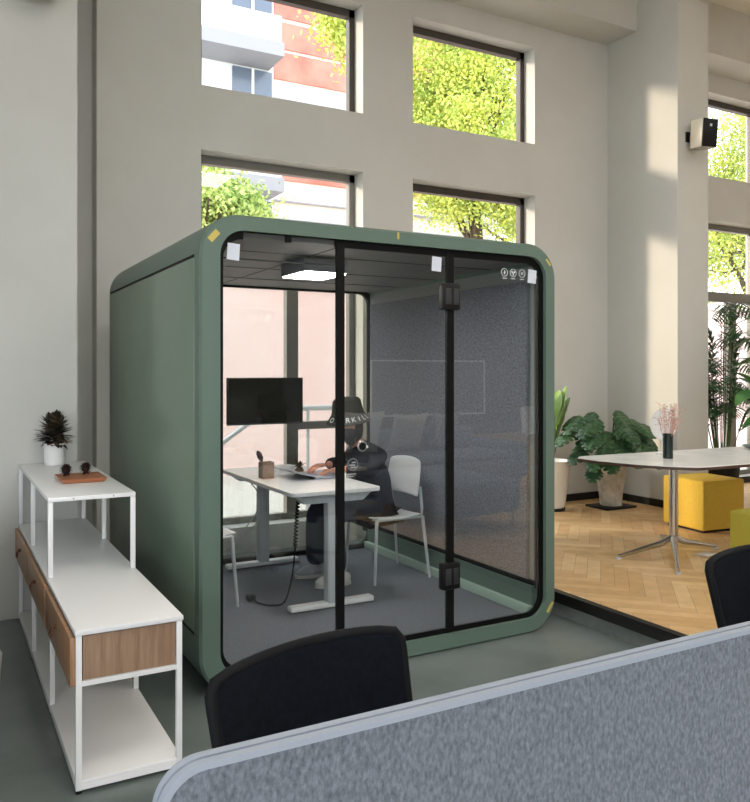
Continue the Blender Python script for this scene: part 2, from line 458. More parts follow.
# front glazing: fixed sheet, hinged door sheet, fixed sheet
GY = BY0 + .028
g0, g1, gz0, gz1 = BX0 + .098, BX1 - .078, .088, BH - .075
XM, XD = 1.822, 2.507
def sheet(x0, x1, name, parent, z0=gz0 + .004, z1=gz1 - .004):
    r = .115; pts = []
    full = rrect(g0 + .004, g1 - .004, z0, z1, r, n)
    poly = [(min(max(x, x0), x1), z) for x, z in full]
    out = []
    for p in poly:
        if not out or (abs(out[-1][0] - p[0]) + abs(out[-1][1] - p[1])) > 1e-5: out.append(p)
    if abs(out[0][0] - out[-1][0]) + abs(out[0][1] - out[-1][1]) < 1e-5: out.pop()
    # drop points collapsed onto the cut line except its two ends
    cut = [c for c in (x0, x1) if g0 + .2 < c < g1 - .2]
    res = []
    for i, p in enumerate(out):
        if any(abs(p[0] - c) < 1e-6 for c in cut):
            if not (abs(p[1] - z0) < 1e-4 or abs(p[1] - z1) < 1e-4): continue
        res.append(p)
    return MB().prism(res, atY(GY), atY(GY + .010)).build(name, M['glass'], parent, smooth=False)
sheet(g0, XM - .014, 'fixed_glass', booth)
door = sheet(XM - .004, XD - .004, 'glass_door', booth)
sheet(XD + .004, g1, 'fixed_glass', booth)
# black printed border and seals
gb_o = rrect(g0, g1, gz0, gz1, .125, n); gb_i = rrect(g0 + .022, g1 - .032, gz0 + .028, gz1 - .038, .10, n)
bm_ = MB(); K = len(gb_o)
def border_part(test, name):
    m = MB()
    for k in range(K):
        j = (k + 1) % K
        if not test((gb_o[k][0] + gb_o[j][0]) / 2, (gb_o[k][1] + gb_o[j][1]) / 2, k, j): continue
        for y in (GY - .002,):
            q = [gb_o[k], gb_o[j], gb_i[j], gb_i[k]]
            A = [m.bm.verts.new((p[0], y, p[1])) for p in q]; B = [m.bm.verts.new((p[0], y + .014, p[1])) for p in q]
            m.bm.faces.new(A); m.bm.faces.new(B[::-1])
            for t in range(4): m.bm.faces.new((A[t], B[t], B[(t + 1) % 4], A[(t + 1) % 4]))
    return m.build(name, M['black'], booth, smooth=False)
border_part(lambda x, z, k, j: not (z > gz1 - .01 and g0 + .13 < x < g1 - .2 ), 'black_border')
MB().box(XM - .03, g1 - .12, GY - .002, GY + .012, gz1 - .038, gz1).build('black_border', M['black'], booth, smooth=False)
MB().box(XM - .021, XM + .021, GY - .006, GY + .02, gz0, gz1).build('mullion', M['black'], booth, smooth=False)
MB().box(XD - .023, XD + .023, GY - .004, GY + .016, gz0, gz1).build('mullion', M['black'], booth, smooth=False)
MB().box(g1 - .055, g1 - .043, GY - .003, GY + .013, .25, 2.1).build('seal_strip', M['dark'], booth, smooth=False)
MB().box(g0 + .02, XM - .02, GY + .012, GY + .03, gz1 - .135, gz1 - .128).build('door_rail', M['dark'], booth, smooth=False)
MB().box(1.52, 1.545, GY - .01, GY + .02, gz1 - .035, gz1 + .005).build('glass_clip', M['black'], booth, smooth=False)
for z in (.405, 1.965):
    h = MB().box(XD - .062, XD + .058, GY - .022, GY + .03, z - .075, z + .075, .012).build('hinge', M['blackp'], booth)
    MB().box(XD - .045, XD - .006, GY - .026, GY - .02, z - .045, z + .045, .004).build('hinge_plate', M['dark'], h)
    MB().box(XD + .006, XD + .044, GY - .026, GY - .02, z - .045, z + .045, .004).build('hinge_plate', M['dark'], h)
# ring lock handle and round sign on the door
hx, hz = 1.938, 1.157
m = MB(); N = 32; R, r = .036, .0075
for i in range(N):
    for k in range(10):
        pass
def torus(m, c, R, r, axis='Y', N=36, n=10):
    vs = []
    for i in range(N):
        a = 2 * PI * i / N; row = []
        for k in range(n):
            b = 2 * PI * k / n; rr = R + r * math.cos(b); u, v, w = rr * math.cos(a), rr * math.sin(a), r * math.sin(b)
            p = {'Y': (u, w, v), 'Z': (u, v, w), 'X': (w, u, v)}[axis]
            row.append(m.bm.verts.new((c[0] + p[0], c[1] + p[1], c[2] + p[2])))
        vs.append(row)
    for i in range(N):
        for k in range(n):
            m.bm.faces.new((vs[i][k], vs[(i + 1) % N][k], vs[(i + 1) % N][(k + 1) % n], vs[i][(k + 1) % n]))
    return m
torus(m, (hx, GY - .02, hz), .0235, .005)
hd = m.build('door_handle', M['ring'], booth); 
hd['label'] = 'satin metal ring handle'
m = MB(); m.prism([(hx + .0195 * math.cos(2 * PI * k / 28), hz + .0195 * math.sin(2 * PI * k / 28)) for k in range(28)], atY(GY - .03), atY(GY))
m.build('lock_core', M['blackp'], hd)
MB().box(hx + .018, hx + .030, GY - .034, GY - .012, hz - .010, hz + .004, .003).build('thumb_turn', M['icon'], hd)
# round access sign with text strokes under it
sx, sz = 1.893, 1.062
m = MB(); torus(m, (sx, GY - .0015, sz), .030, .0012, n=6)
m.box(sx - .02, sx + .012, GY - .003, GY - .001, sz - .006, sz + .0); m.box(sx - .006, sx + .018, GY - .003, GY - .001, sz + .008, sz + .014)
m.box(sx - .014, sx + .02, GY - .003, GY - .001, sz - .018, sz - .012)
m.box(sx - .035, sx + .018, GY - .003, GY - .001, sz - .052, sz - .047); m.box(sx - .03, sx + .006, GY - .003, GY - .001, sz - .063, sz - .059)
m.build('door_sign', M['iconb'], door, smooth=False)
# three round icons with captions and the paper tags
def icon(cx, cz, kind):
    m = MB(); torus(m, (cx, GY - .0015, cz), .0225, .0018, n=6)
    y0, y1 = GY - .003, GY - .001
    def bar(ang, l0, l1, w, ox=0, oz=0):
        l0 *= .7; l1 *= .7; w *= .7; ox *= .7; oz *= .7
        a = math.radians(ang); d = Vector((math.cos(a), 0, math.sin(a))); p = Vector((-math.sin(a), 0, math.cos(a)))
        q = [Vector((cx + ox, y0, cz + oz)) + d * l + p * s for l, s in ((l0, -w), (l1, -w), (l1, w), (l0, w))]
        A = [m.bm.verts.new(v) for v in q]; B = [m.bm.verts.new(v + Vector((0, .002, 0))) for v in q]
        m.bm.faces.new(A); m.bm.faces.new(B[::-1])
        for t in range(4): m.bm.faces.new((A[t], B[t], B[(t + 1) % 4], A[(t + 1) % 4]))
    if kind == 0:
        bar(90, -.018, .018, .0035); bar(45, 0, .013, .003, 0, -.004); bar(-45, 0, .013, .003, 0, .004); bar(180, 0, .009, .003)
    if kind == 1:
        for a in (30, 150, 270): bar(a, .003, .022, .006)
    if kind == 2:
        for a in (0, 90, 180, 270): bar(a, 0, .010, .006)
        for a in (45, 135, 225, 315): bar(a, .013, .018, .0015)
    m.box(cx - .015, cx + .015, y0, y1, cz - .036, cz - .032)
    m.build('icon_sign', M['icon'], booth, smooth=False)
for (px, k) in ((2.888, 0), (2.952, 1), (3.018, 2)): icon(px, 2.125, k)
for (px, pz, ro) in ((1.245, 2.125, 4), (2.415, 2.142, 3), (3.094, 2.112, 5)):
    m = MB(); m.box(-.031, .031, -.0008, .0008, -.040, .040, mtx=Matrix.Translation((px, GY - .002, pz)) @ Matrix.Rotation(math.radians(ro), 4, 'Y'))
    m.build('paper_tag', M['paper'], booth, smooth=False)
for (px, pz, w, h, ro) in ((1.140, 2.190, .03, .06, -42), (2.152, 2.273, .012, .036, 0), (3.196, 2.2, .013, .05, 42), (3.21, .135, .018, .07, -38)):
    m = MB(); m.box(-w / 2, w / 2, -.0008, .0008, -h / 2, h / 2, mtx=Matrix.Translation((px, BY0 - .0008, pz)) @ Matrix.Rotation(math.radians(-ro), 4, 'Y'))
    m.build('tape_piece', M['tape'], booth, smooth=False)
# booth lamp
lamp = MB().box(1.835, 2.115, 4.15, 4.50, 2.125, 2.203, .004).build('ceiling_lamp', M['facgrey'], booth)
MB().box(1.845, 2.105, 4.16, 4.49, 2.119, 2.127).build('lamp_diffuser', M['blamp'], lamp, smooth=False)

# ------------------------------------------------------------------ items in the booth
DZ = .82
desk = thing('standing_desk', 'white height adjustable desk with T shaped legs inside the green booth', 'desk', (2.145, 5.0, FZ))
m = MB(); m.prism(rrect(1.84, 2.45, 4.34, 5.69, .03, 5), atZ(DZ - .025), atZ(DZ)); m.build('desk_top', M['whitetop'], desk, bev=.002)
m = MB()
for y in (4.43, 5.60):
    A = [(-.27, .0), (.27, .0), (.20, -.055), (-.20, -.055)]
    m.prism(A, lambda a, b, y=y: (2.145 + a, y - .04, DZ - .026 + b), lambda a, b, y=y: (2.145 + a, y + .04, DZ - .026 + b))
m.box(2.10, 2.19, 4.45, 5.60, DZ - .07, DZ - .03)
m.build('under_frame', M['greyleg'], desk, smooth=False)
for y in (4.43, 5.62):
    MB().box(2.105, 2.185, y - .035, y + .035, FZ + .03, DZ - .08, .006).build('leg', M['greyleg'], desk)
    MB().box(1.86, 2.43, y - .035, y + .035, FZ + .008, FZ + .042, .010).build('foot', M['white'], desk)
MB().box(2.17, 2.27, 4.50, 4.62, DZ - .15, DZ - .08).build('control_box', M['dark'], desk, smooth=False)

def bez(p, n=24):
    p = [Vector(q) for q in p]; out = []
    # Catmull-Rom through points
    P = [p[0]] + p + [p[-1]]
    for i in range(1, len(P) - 2):
        for k in range(n):
            t = k / n
            out.append(.5 * ((2 * P[i]) + (-P[i - 1] + P[i + 1]) * t + (2 * P[i - 1] - 5 * P[i] + 4 * P[i + 1] - P[i + 2]) * t * t +
                             (-P[i - 1] + 3 * P[i] - 3 * P[i + 1] + P[i + 2]) * t ** 3))
    out.append(p[-1]); return out
# coiled black power lead
base = bez([(1.98, 4.56, .78), (1.965, 4.56, .62), (1.955, 4.56, .45)], 60)
pts = [(p.x + .010 * math.cos(i * .9), p.y + .010 * math.sin(i * .9), p.z) for i, p in enumerate(base)]
pts += [tuple(q) for q in bez([(1.955, 4.56, .44), (1.935, 4.57, .25), (1.89, 4.58, .11), (1.82, 4.62, .088), (1.77, 4.70, .088), (1.75, 4.78, .10)], 10)]
m = MB(); m.tube(pts, .0055, 7)
cb = tag(m.build('power_cable', M['black']), 'coiled black power cable hanging from the white desk to the carpet', 'cable')
MB().box(1.725, 1.775, 4.77, 4.83, .082, .118, .006).build('plug', M['blackp'], cb)
m = MB()
m.tube(bez([(1.95, 5.5, .79), (2.05, 5.42, .62), (1.95, 5.45, .42), (1.78, 5.5, .30), (1.70, 5.56, .088)], 12), .004, 6)
m.tube(bez([(2.0, 5.5, .79), (2.09, 5.42, .60), (1.97, 5.45, .38), (1.75, 5.52, .22), (1.66, 5.56, .088)], 12), .004, 6)
tag(m.build('data_cable', M['cable']), 'thin pale cable pair looping down behind the desk to the booth window', 'cable')
# monitor
mo = thing('monitor', 'black flat screen mounted on the rear glass of the green booth', 'monitor', (2.2, 5.72, 1.31))
MB().box(1.894, 2.507, 5.69, 5.73, 1.14, 1.499, .006).build('housing', M['blackp'], mo)
MB().box(1.902, 2.499, 5.687, 5.691, 1.150, 1.490).build('screen', M['screen'], mo, smooth=False)
MB().box(2.10, 2.30, 5.73, 5.775, 1.22, 1.42).build('mount', M['dark'], mo, smooth=False)
# pen cup
pc = thing('pen_cup', 'square brown wooden pen cup near the left edge of the booth desk', 'cup', (1.96, 5.06, DZ))
m = MB(); m.ringprism(rrect(1.915, 2.0, 5.02, 5.105, .006, 3), rrect(1.921, 1.994, 5.026, 5.099, .004, 3), atZ(DZ + .001), atZ(DZ + .11)); m.box(1.92, 1.995, 5.025, 5.10, DZ + .001, DZ + .008)
m.build('cup_body', M['cup'], pc)
br = MB().tube([(1.94, 5.06, DZ + .02), (1.925, 5.06, DZ + .12)], .004, 8).build('brush_handle', M['dark'], pc)
m = MB(); m.tube([(1.925, 5.06, DZ + .115), (1.915, 5.06, DZ + .14), (1.900, 5.06, DZ + .175), (1.893, 5.06, DZ + .19)], [.006, .019, .017, .005], 10); m.build('brush_head', M['cone'], br)
m = MB(); m.box(2.01, 2.04, 5.16, 5.22, DZ + .001, DZ + .09, .003); tag(m.build('card_box', M['cup']), 'small brown box beside the pen cup on the booth desk', 'box')
# laptop, opened flat
lp = thing('laptop', 'open silver laptop on the white booth desk in front of the person', 'laptop', (2.25, 4.95, DZ))
mx = Matrix.Translation((2.21, 4.98, DZ + .002)) @ Matrix.Rotation(math.radians(2), 4, 'Z')
MB().box(-.0, .22, -.16, .16, 0, .016, .005, mtx=mx).build('keyboard_base', M['alu'], lp)
MB().box(-.17, 0, -.16, .16, 0, .008, .003, mtx=mx @ Matrix.Translation((0, 0, .014)) @ Matrix.Rotation(math.radians(14), 4, 'Y')).build('lid', M['alu'], lp)
MB().box(-.01, .01, -.14, .14, .002, .018, mtx=mx).build('laptop_hinge', M['dark'], lp)
tag(MB().box(2.06, 2.30, 5.33, 5.47, DZ + .001, DZ + .035, .004).build('document_tray', M['whitep']), 'low white tray behind the laptop on the booth desk', 'tray')
# dried sprig ornament
sp = thing('dried_sprig', 'small brown dried leaf ornament behind the laptop on the booth desk', 'ornament', (2.27, 5.22, DZ))
MB().lathe([(.028, 0), (.032, .02), (.02, .035)], c=(2.27, 5.22, DZ + .001)).build('holder', M['cup'], sp)
def leaf_bm(m, base, d, L, W, up=Vector((0, 0, 1)), n=6, bend=.3, fold=.15):
    d = Vector(d).normalized(); s = d.cross(up)
    if s.length < 1e-3: s = Vector((1, 0, 0))
    s.normalize(); nn = s.cross(d).normalized(); prev = None
    for i in range(n + 1):
        t = i / n; w = W * math.sin(PI * min(1, .06 + t * .94)) ** .8 * (1 - .15 * t)
        p = Vector(base) + d * L * t * (1 - .12 * bend * t) - Vector((0, 0, 1)) * bend * L * t * t
        a = m.bm.verts.new(p - s * w + nn * fold * w); c = m.bm.verts.new(p); b = m.bm.verts.new(p + s * w + nn * fold * w)
        if prev:
            m.bm.faces.new((prev[0], prev[1], c, a)); m.bm.faces.new((prev[1], prev[2], b, c))
        prev = (a, c, b)
m = MB()
for i in range(26):
    a = random.uniform(0, 2 * PI); e = random.uniform(.1, 1.3)
    leaf_bm(m, (2.27, 5.22, DZ + .035), (math.cos(a) * math.cos(e), math.sin(a) * math.cos(e), math.sin(e)), random.uniform(.05, .1), .012, bend=.2)
m.build('dried_leaves', M['bark'], sp)

# white plastic chairs (booth)
def white_chair(label, x, y, face):
    """face=-1: sitter looks towards -X"""
    t = thing('stacking_chair', label, 'chair', (x, y, FZ), 'white chairs inside the booth')
    f = face; SZ = .45
    nn = 7
    def surf(name, fn, mat_, th):
        bm2 = MB(); g = [[bm2.bm.verts.new(fn(i / nn * 2 - 1, j / nn)) for j in range(nn + 1)] for i in range(nn + 1)]
        for i in range(nn):
            for j in range(nn): bm2.bm.faces.new((g[i][j], g[i + 1][j], g[i + 1][j + 1], g[i][j + 1]))
        o = bm2.build(name, mat_, t, angle=180)
        s = o.modifiers.new('s', 'SOLIDIFY'); s.thickness = th; s.offset = 0
        q = o.modifiers.new('q', 'SUBSURF'); q.levels = 1; q.render_levels = 1
        return o
    surf('seat', lambda u, v: (x + f * (-.19 + .40 * v), y + .225 * u * (1 - .08 * v), FZ + SZ + .012 * u * u - .018 * math.sin(PI * v)), M['whitep'], .012)
    surf('backrest', lambda u, v: (x - f * (.175 + .04 * v) + f * .035 * u * u, y + .235 * u * (1 - .10 * v * v), FZ + SZ + .13 + .27 * v - .02 * u * u * v), M['whitep'], .010)
    for sy in (-1, 1):
        MB().tube([(x + f * .17, y + sy * .20, FZ + SZ - .01), (x + f * .20, y + sy * .225, FZ + .004)], [.013, .010], 10).build('leg', M['greyleg'], t)
        MB().tube([(x - f * .20, y + sy * .20, FZ + SZ - .01), (x - f * .245, y + sy * .225, FZ + .004)], [.013, .010], 10).build('leg', M['greyleg'], t)
        MB().tube([(x + f * .17, y + sy * .20, FZ + SZ - .012), (x - f * .19, y + sy * .205, FZ + SZ - .012), (x - f * .19, y + sy * .21, FZ + SZ + .05), (x - f * .172, y + sy * .212, FZ + SZ + .2)], .011, 10).build('back_post', M['greyleg'], t)
    MB().tube([(x + f * .15, y - .2, FZ + SZ - .018), (x + f * .15, y + .2, FZ + SZ - .018)], .009, 8).build('seat_frame', M['greyleg'], t)
    return t
white_chair('white plastic chair the person sits on, right of the booth desk', 2.81, 4.94, -1)
white_chair('white chair left of the booth desk, partly cut by the green frame', 1.43, 4.93, 1)

# ------------------------------------------------------------------ person
pe = thing('person', 'person in a black bucket hat and dark jacket seated at the booth desk', 'person', (2.72, 4.95, FZ))
def skin_body(name, verts, edges, m, parent, root=0, sub=2, flat=None):
    me = bpy.data.meshes.new(name); me.from_pydata([v[0] for v in verts], edges, [])
    o = bpy.data.objects.new(name, me); COL.objects.link(o); me.materials.append(m)
    sk = o.modifiers.new('skin', 'SKIN'); sk.use_smooth_shade = True; sk.branch_smoothing = .4
    for i, v in enumerate(verts):
        r = v[1]; me.skin_vertices[0].data[i].radius = r if isinstance(r, tuple) else (r, r)
        me.skin_vertices[0].data[i].use_root = (i == root)
    s = o.modifiers.new('s', 'SUBSURF'); s.levels = sub; s.render_levels = sub
    bpy.context.view_layer.update()
    ev = o.evaluated_get(bpy.context.evaluated_depsgraph_get())
    nm = bpy.data.meshes.new_from_object(ev); o.modifiers.clear(); o.data = nm
    for p in nm.polygons: p.use_smooth = True
    o.parent = parent; o.matrix_parent_inverse = parent.matrix_basis.inverted()
    return o
YC = 4.97
# bare body: pelvis, spine, neck, head, legs to ankles, arms to wrists (clothes fit over it)
V = [((2.75, YC, .64), .06), ((2.73, YC, .74), .08), ((2.71, YC, .86), .11), ((2.66, YC, .97), .09), ((2.61, YC, 1.045), .05), ((2.58, YC, 1.10), .048),
     ((2.73, YC - .09, .59), .05), ((2.48, YC - .12, .59), .05), ((2.375, YC - .12, .57), .042), ((2.38, YC - .10, .35), .045), ((2.40, YC - .09, .17), .03),
     ((2.73, YC + .09, .59), .05), ((2.46, YC + .13, .59), .05), ((2.36, YC + .15, .57), .042), ((2.36, YC + .17, .35), .045), ((2.38, YC + .18, .17), .03),
     ((2.67, YC - .17, .955), .05), ((2.62, YC - .20, .85), .045), ((2.53, YC - .17, .865), .036), ((2.44, YC - .10, .875), .026),
     ((2.67, YC + .17, .955), .05), ((2.62, YC + .20, .85), .045), ((2.52, YC + .17, .875), .036), ((2.42, YC + .10, .885), .026)]
E = [(0, 1), (1, 2), (2, 3), (3, 4), (4, 5), (0, 6), (6, 7), (7, 8), (8, 9), (9, 10), (0, 11), (11, 12), (12, 13), (13, 14), (14, 15),
     (3, 16), (16, 17), (17, 18), (18, 19), (3, 20), (20, 21), (21, 22), (22, 23)]
skin_body('body', V, E, M['skin'], pe)
# head: shaped ellipsoid with nose, brow, chin, ears, facing -X and slightly down / to the viewer
def head():
    bm2 = bmesh.new(); bmesh.ops.create_icosphere(bm2, subdivisions=4, radius=1)
    for v in bm2.verts:
        x, y, z = v.co          # +x = face forward
        X, Y, Z = x * .098, y * .076, z * .118
        if z < 0: X *= 1 - .10 * (-z); Y *= 1 - .28 * (-z) ** 1.5
        if x > 0 and z < -.3: X += .012 * x * (1 if z > -.9 else .5)
        if x > .2:
            g = math.exp(-((y / .16) ** 2)) * math.exp(-(((z + .05) / .22) ** 2)); X += .022 * g * (1.2 - (z + .05))
            X += .006 * math.exp(-(((z - .28) / .1) ** 2)) * math.exp(-((y / .6) ** 2))
            for sy in (-1, 1): X -= .010 * math.exp(-(((y - sy * .4) / .16) ** 2 + ((z - .10) / .12) ** 2))
            X += .006 * math.exp(-((y / .25) ** 2 + ((z + .45) / .07) ** 2)); X -= .005 * math.exp(-((y / .3) ** 2 + ((z + .56) / .04) ** 2))
        v.co = (X, Y, Z)
    for sy in (-1, 1):
        r = bmesh.ops.create_icosphere(bm2, subdivisions=2, radius=1)
        for v in r['verts']: v.co = Vector((v.co.x * .017 - .005, sy * .076 + v.co.y * .010, v.co.z * .030 - .002))
    return bm2
HC = Vector((2.535, YC - .01, 1.19))
HR = Matrix.Translation(HC) @ Matrix.Rotation(math.radians(180 + 28), 4, 'Z') @ Matrix.Rotation(math.radians(16), 4, 'Y')
m = MB(); m.bm.free(); m.bm = head(); bmesh.ops.transform(m.bm, matrix=HR, verts=m.bm.verts); hd = m.build('head', M['skin'], pe, angle=180)
for sy in (-1, 1):
    m = MB(); bmesh.ops.create_icosphere(m.bm, subdivisions=2, radius=.010, matrix=HR @ Matrix.Translation((.082, sy * .030, .012))); m.build('eye', M['dark'], hd)
# hair: cap under the hat that falls to the nape and shoulders
bm2 = bmesh.new(); bmesh.ops.create_icosphere(bm2, subdivisions=4, radius=1)
for v in bm2.verts:
    x, y, z = v.co; X, Y, Z = x * .108 - .006, y * .090, z * .126
    if z < 0: Z = z * .185; X -= .015 * (-z)
    if x > .30 and z < .35: X = min(X, .030)
    v.co = (X, Y, Z)
m = MB(); m.bm.free(); m.bm = bm2; bmesh.ops.transform(m.bm, matrix=HR, verts=m.bm.verts); m.build('hair', M['hair'], pe, angle=180)
# face mask
bm2 = bmesh.new(); bmesh.ops.create_icosphere(bm2, subdivisions=3, radius=1)
for v in bm2.verts: v.co = (v.co.x * .065 + .052, v.co.y * .068, v.co.z * .055 - .055)
m = MB(); m.bm.free(); m.bm = bm2; bmesh.ops.transform(m.bm, matrix=HR, verts=m.bm.verts); m.build('face_mask', M['mask'], pe, angle=180)
# bucket hat
m = MB(); hp = [(.0, .128), (.055, .128), (.088, .122), (.100, .108), (.108, .06), (.116, .018), (.138, -.012), (.156, -.036), (.155, -.041), (.135, -.018), (.113, .010), (.104, .01)]
m.lathe(hp[1:], 40, cap=False); m.bm.verts.ensure_lookup_table(); m.bm.faces.new(m.bm.verts[:40])
HM = HR @ Matrix.Translation((-.004, 0, .045)) @ Matrix.Rotation(math.radians(-6), 4, 'Y')
bmesh.ops.transform(m.bm, matrix=HM, verts=m.bm.verts); hat = m.build('bucket_hat', M['hat'], pe)
# lettering round the brim
word = 'OVERKILL'
view_az = math.degrees(math.atan2(-HC.y, -HC.x))
inv = HM.to_3x3().inverted()
for i, ch in enumerate(word):
    me = text_mesh(ch, .052, .0008)
    az = math.radians(view_az - 54 + i * 17.5)
    dl = inv @ Vector((math.cos(az), math.sin(az), 0)); dl.z = 0; dl.normalize()
    zz = Vector((0, 0, 1)); nn_ = (dl * .79 + zz * .61).normalized(); upv = (zz * .79 - dl * .61).normalized(); xx = upv.cross(nn_).normalized()
    T = Matrix((xx, upv, nn_)).transposed().to_4x4(); T.translation = dl * .136 + zz * -.009 + nn_ * .004
    m = MB(); m.bm.from_mesh(me); bmesh.ops.transform(m.bm, matrix=HM @ T, verts=m.bm.verts)
    m.build('letter', M['icon'], hat, smooth=False)
# jacket: torso and sleeves
V = [((2.76, YC, .60), (.14, .14)), ((2.735, YC, .74), (.125, .15)), ((2.70, YC, .86), (.13, .17)), ((2.665, YC, .965), (.105, .15)), ((2.615, YC, 1.045), .07),
     ((2.68, YC - .175, .955), .085), ((2.63, YC - .215, .85), .068), ((2.55, YC - .185, .868), .053), ((2.455, YC - .115, .878), .042),
     ((2.68, YC + .175, .955), .085), ((2.63, YC + .215, .85), .068), ((2.53, YC + .185, .878), .053), ((2.435, YC + .115, .888), .042)]
V.append(((2.765, YC, .555), (.12, .14)))
E = [(0, 1), (1, 2), (2, 3), (3, 4), (3, 5), (5, 6), (6, 7), (7, 8), (3, 9), (9, 10), (10, 11), (11, 12), (13, 0)]
skin_body('jacket', V, E, M['jacket'], pe)
# wide trousers
V = [((2.76, YC, .61), .12), ((2.70, YC - .095, .585), .10), ((2.48, YC - .125, .585), .09), ((2.365, YC - .125, .57), .08), ((2.375, YC - .115, .36), .078), ((2.395, YC - .10, .16), .082),
     ((2.70, YC + .095, .585), .10), ((2.46, YC + .135, .585), .09), ((2.35, YC + .15, .57), .08), ((2.36, YC + .165, .36), .078), ((2.375, YC + .18, .16), .082)]
V.append(((2.83, YC, .64), .075))
E = [(0, 1), (1, 2), (2, 3), (3, 4), (4, 5), (0, 6), (6, 7), (7, 8), (8, 9), (9, 10), (0, 11)]
skin_body('trousers', V, E, M['pants'], pe)
def shoe(x, y, mt, nm):
    bm2 = bmesh.new(); bmesh.ops.create_icosphere(bm2, subdivisions=3, radius=1)
    for v in bm2.verts:
        a, b, c = v.co; L = .135
        zz = max(c, -.55); hgt = .075 if a > 0 else .045          # heel (+x) taller than toe
        v.co = (a * L, b * .048 * (1 - .1 * a), (zz + .55) * (.038 + .022 * (a + 1) / 2))
    m = MB(); m.bm.free(); m.bm = bm2
    bmesh.ops.translate(m.bm, verts=m.bm.verts, vec=(x, y, FZ + .016)); o = m.build(nm, M[mt], pe, angle=180)
    m = MB(); m.prism([(x + .136 * math.cos(2 * PI * k / 24), y + .05 * math.sin(2 * PI * k / 24)) for k in range(24)], atZ(FZ + .002), atZ(FZ + .024)); m.build('sole', M['sole'], o)
shoe(2.365, YC - .11, 'shoew', 'shoe'); shoe(2.345, YC + .18, 'shoe', 'shoe')
# hands: palm + five bent fingers
def hand(w, fwd, side, nm):
    w = Vector(w); f = Vector(fwd).normalized(); s = Vector(side).normalized(); dn = Vector((0, 0, -1))
    V = [(w, (.022, .018)), (w + f * .04, (.034, .014)), (w + f * .075, (.036, .012))]; E = [(0, 1), (1, 2)]
    o = skin_body(nm, V, E, M['skin'], pe)
    for i, (off, L) in enumerate(((-.03, .072), (-.01, .08), (.01, .076), (.03, .06))):
        b = w + f * .072 + s * off
        V = [(b, .010), (b + f * L * .45 + dn * .004, .0088), (b + f * L * .78 + dn * .018, .0078), (b + f * L * .95 + dn * .032, .0065)]
        skin_body('finger', V, [(0, 1), (1, 2), (2, 3)], M['skin'], o, sub=1)
    b = w + f * .025 - s * .022
    skin_body('thumb', [(b, .012), (b - s * .03 + f * .025, .011), (b - s * .042 + f * .055 + dn * .01, .009)], [(0, 1), (1, 2)], M['skin'], o, sub=1)
hand((2.425, YC - .095, .878), (-.9, .25, -.12), (0, 1, 0), 'hand'); hand((2.40, YC + .095, .888), (-.95, -.2, -.12), (0, -1, 0), 'hand')

# ------------------------------------------------------------------ shelf unit at the left
SX0, SX1 = .440, .832; SY = [3.05, 3.825, 4.60, 5.38]
sh = thing('console_shelf', 'long low white metal frame console with wood drawers beside the green booth', 'shelf', (.636, 4.2, 0))
P = .022; TZ = .60
MB().box(SX0 - .004, SX1 + .004, SY[0] - .004, SY[3] + .004, TZ - .02, TZ, .003).build('top_board', M['whitetop'], sh)
MB().box(SX0 + .002, SX1 - .002, SY[0] + .002, SY[3] - .002, .03, .048, .003).build('bottom_board', M['whitetop'], sh)
for y in SY:
    for x in (SX0, SX1):
        yy = min(max(y, SY[0] + P / 2), SY[3] - P / 2); xx = x + (P / 2 if x == SX0 else -P / 2)
        MB().box(xx - P / 2, xx + P / 2, yy - P / 2, yy + P / 2, .012, TZ - .021, .002).build('post', M['white'], sh)
m = MB()
for x in (SX0 + P / 2, SX1 - P / 2):
    m.box(x - P / 2 + .0015, x + P / 2 - .0015, SY[0] + .004, SY[3] - .004, .0135, .033); m.box(x - P / 2 + .0015, x + P / 2 - .0015, SY[0] + .004, SY[3] - .004, .393, .411)
for y in (SY[0] + P / 2, SY[1], SY[2], SY[3] - P / 2):
    m.box(SX0 + .004, SX1 - .004, y - P / 2 + .0015, y + P / 2 - .0015, .0128, .0336); m.box(SX0 + .004, SX1 - .004, y - P / 2 + .0015, y + P / 2 - .0015, .3924, .4116)
m.build('rail', M['white'], sh, smooth=False)
MB().box(SX0 + P + .004, SX1 - P - .004, SY[0] + .006, SY[0] + .022, .414, TZ - .024).build('end_panel', M['oakend'], sh)
for y in SY:
    for x in (SX0 + .012, SX1 - .012):
        yy = min(max(y, SY[0] + .012), SY[3] - .012); MB().lathe([(.011, 0), (.011, .012)], 10, c=(x, yy, 0)).build('foot_pad', M['black'], sh, smooth=False)
for i in range(3):
    y0, y1 = SY[i] + .012, SY[i + 1] - .012
    d = MB().box(SX0 - .020, SX0 - .002, y0 + (.0 if i else -.012), y1, .398, TZ - .026, .002).build('drawer', M['oakx'], sh)
    m = MB(); m.ringprism(rrect(SX0 + P + .01, SX1 - P - .008, y0 + .03, y1 - .02, .004, 2), rrect(SX0 + P + .022, SX1 - P - .02, y0 + .042, y1 - .032, .003, 2), atZ(.415), atZ(TZ - .03))
    m.box(SX0 + P + .012, SX1 - P - .01, y0 + .032, y1 - .022, .414, .424); m.box(SX0 - .004, SX0 + P + .012, y0 + .03, y1 - .03, .43, .50)
    m.build('drawer_box', M['oakend'], d, smooth=False)
    yc = (y0 + y1) / 2; zc = .50
    m = MB(); m.tube([(SX0 - .02, yc, zc + .012), (SX0 - .034, yc, zc + .012)], .009, 12)
    m.tube([(SX0 - .032, yc, zc + .014), (SX0 - .040, yc - .016, zc - .006), (SX0 - .042, yc - .022, zc - .022), (SX0 - .042, yc + .022, zc - .022), (SX0 - .040, yc + .016, zc - .006), (SX0 - .032, yc, zc + .014)], .0045, 8)
    m.build('drawer_pull', M['leather'], d)
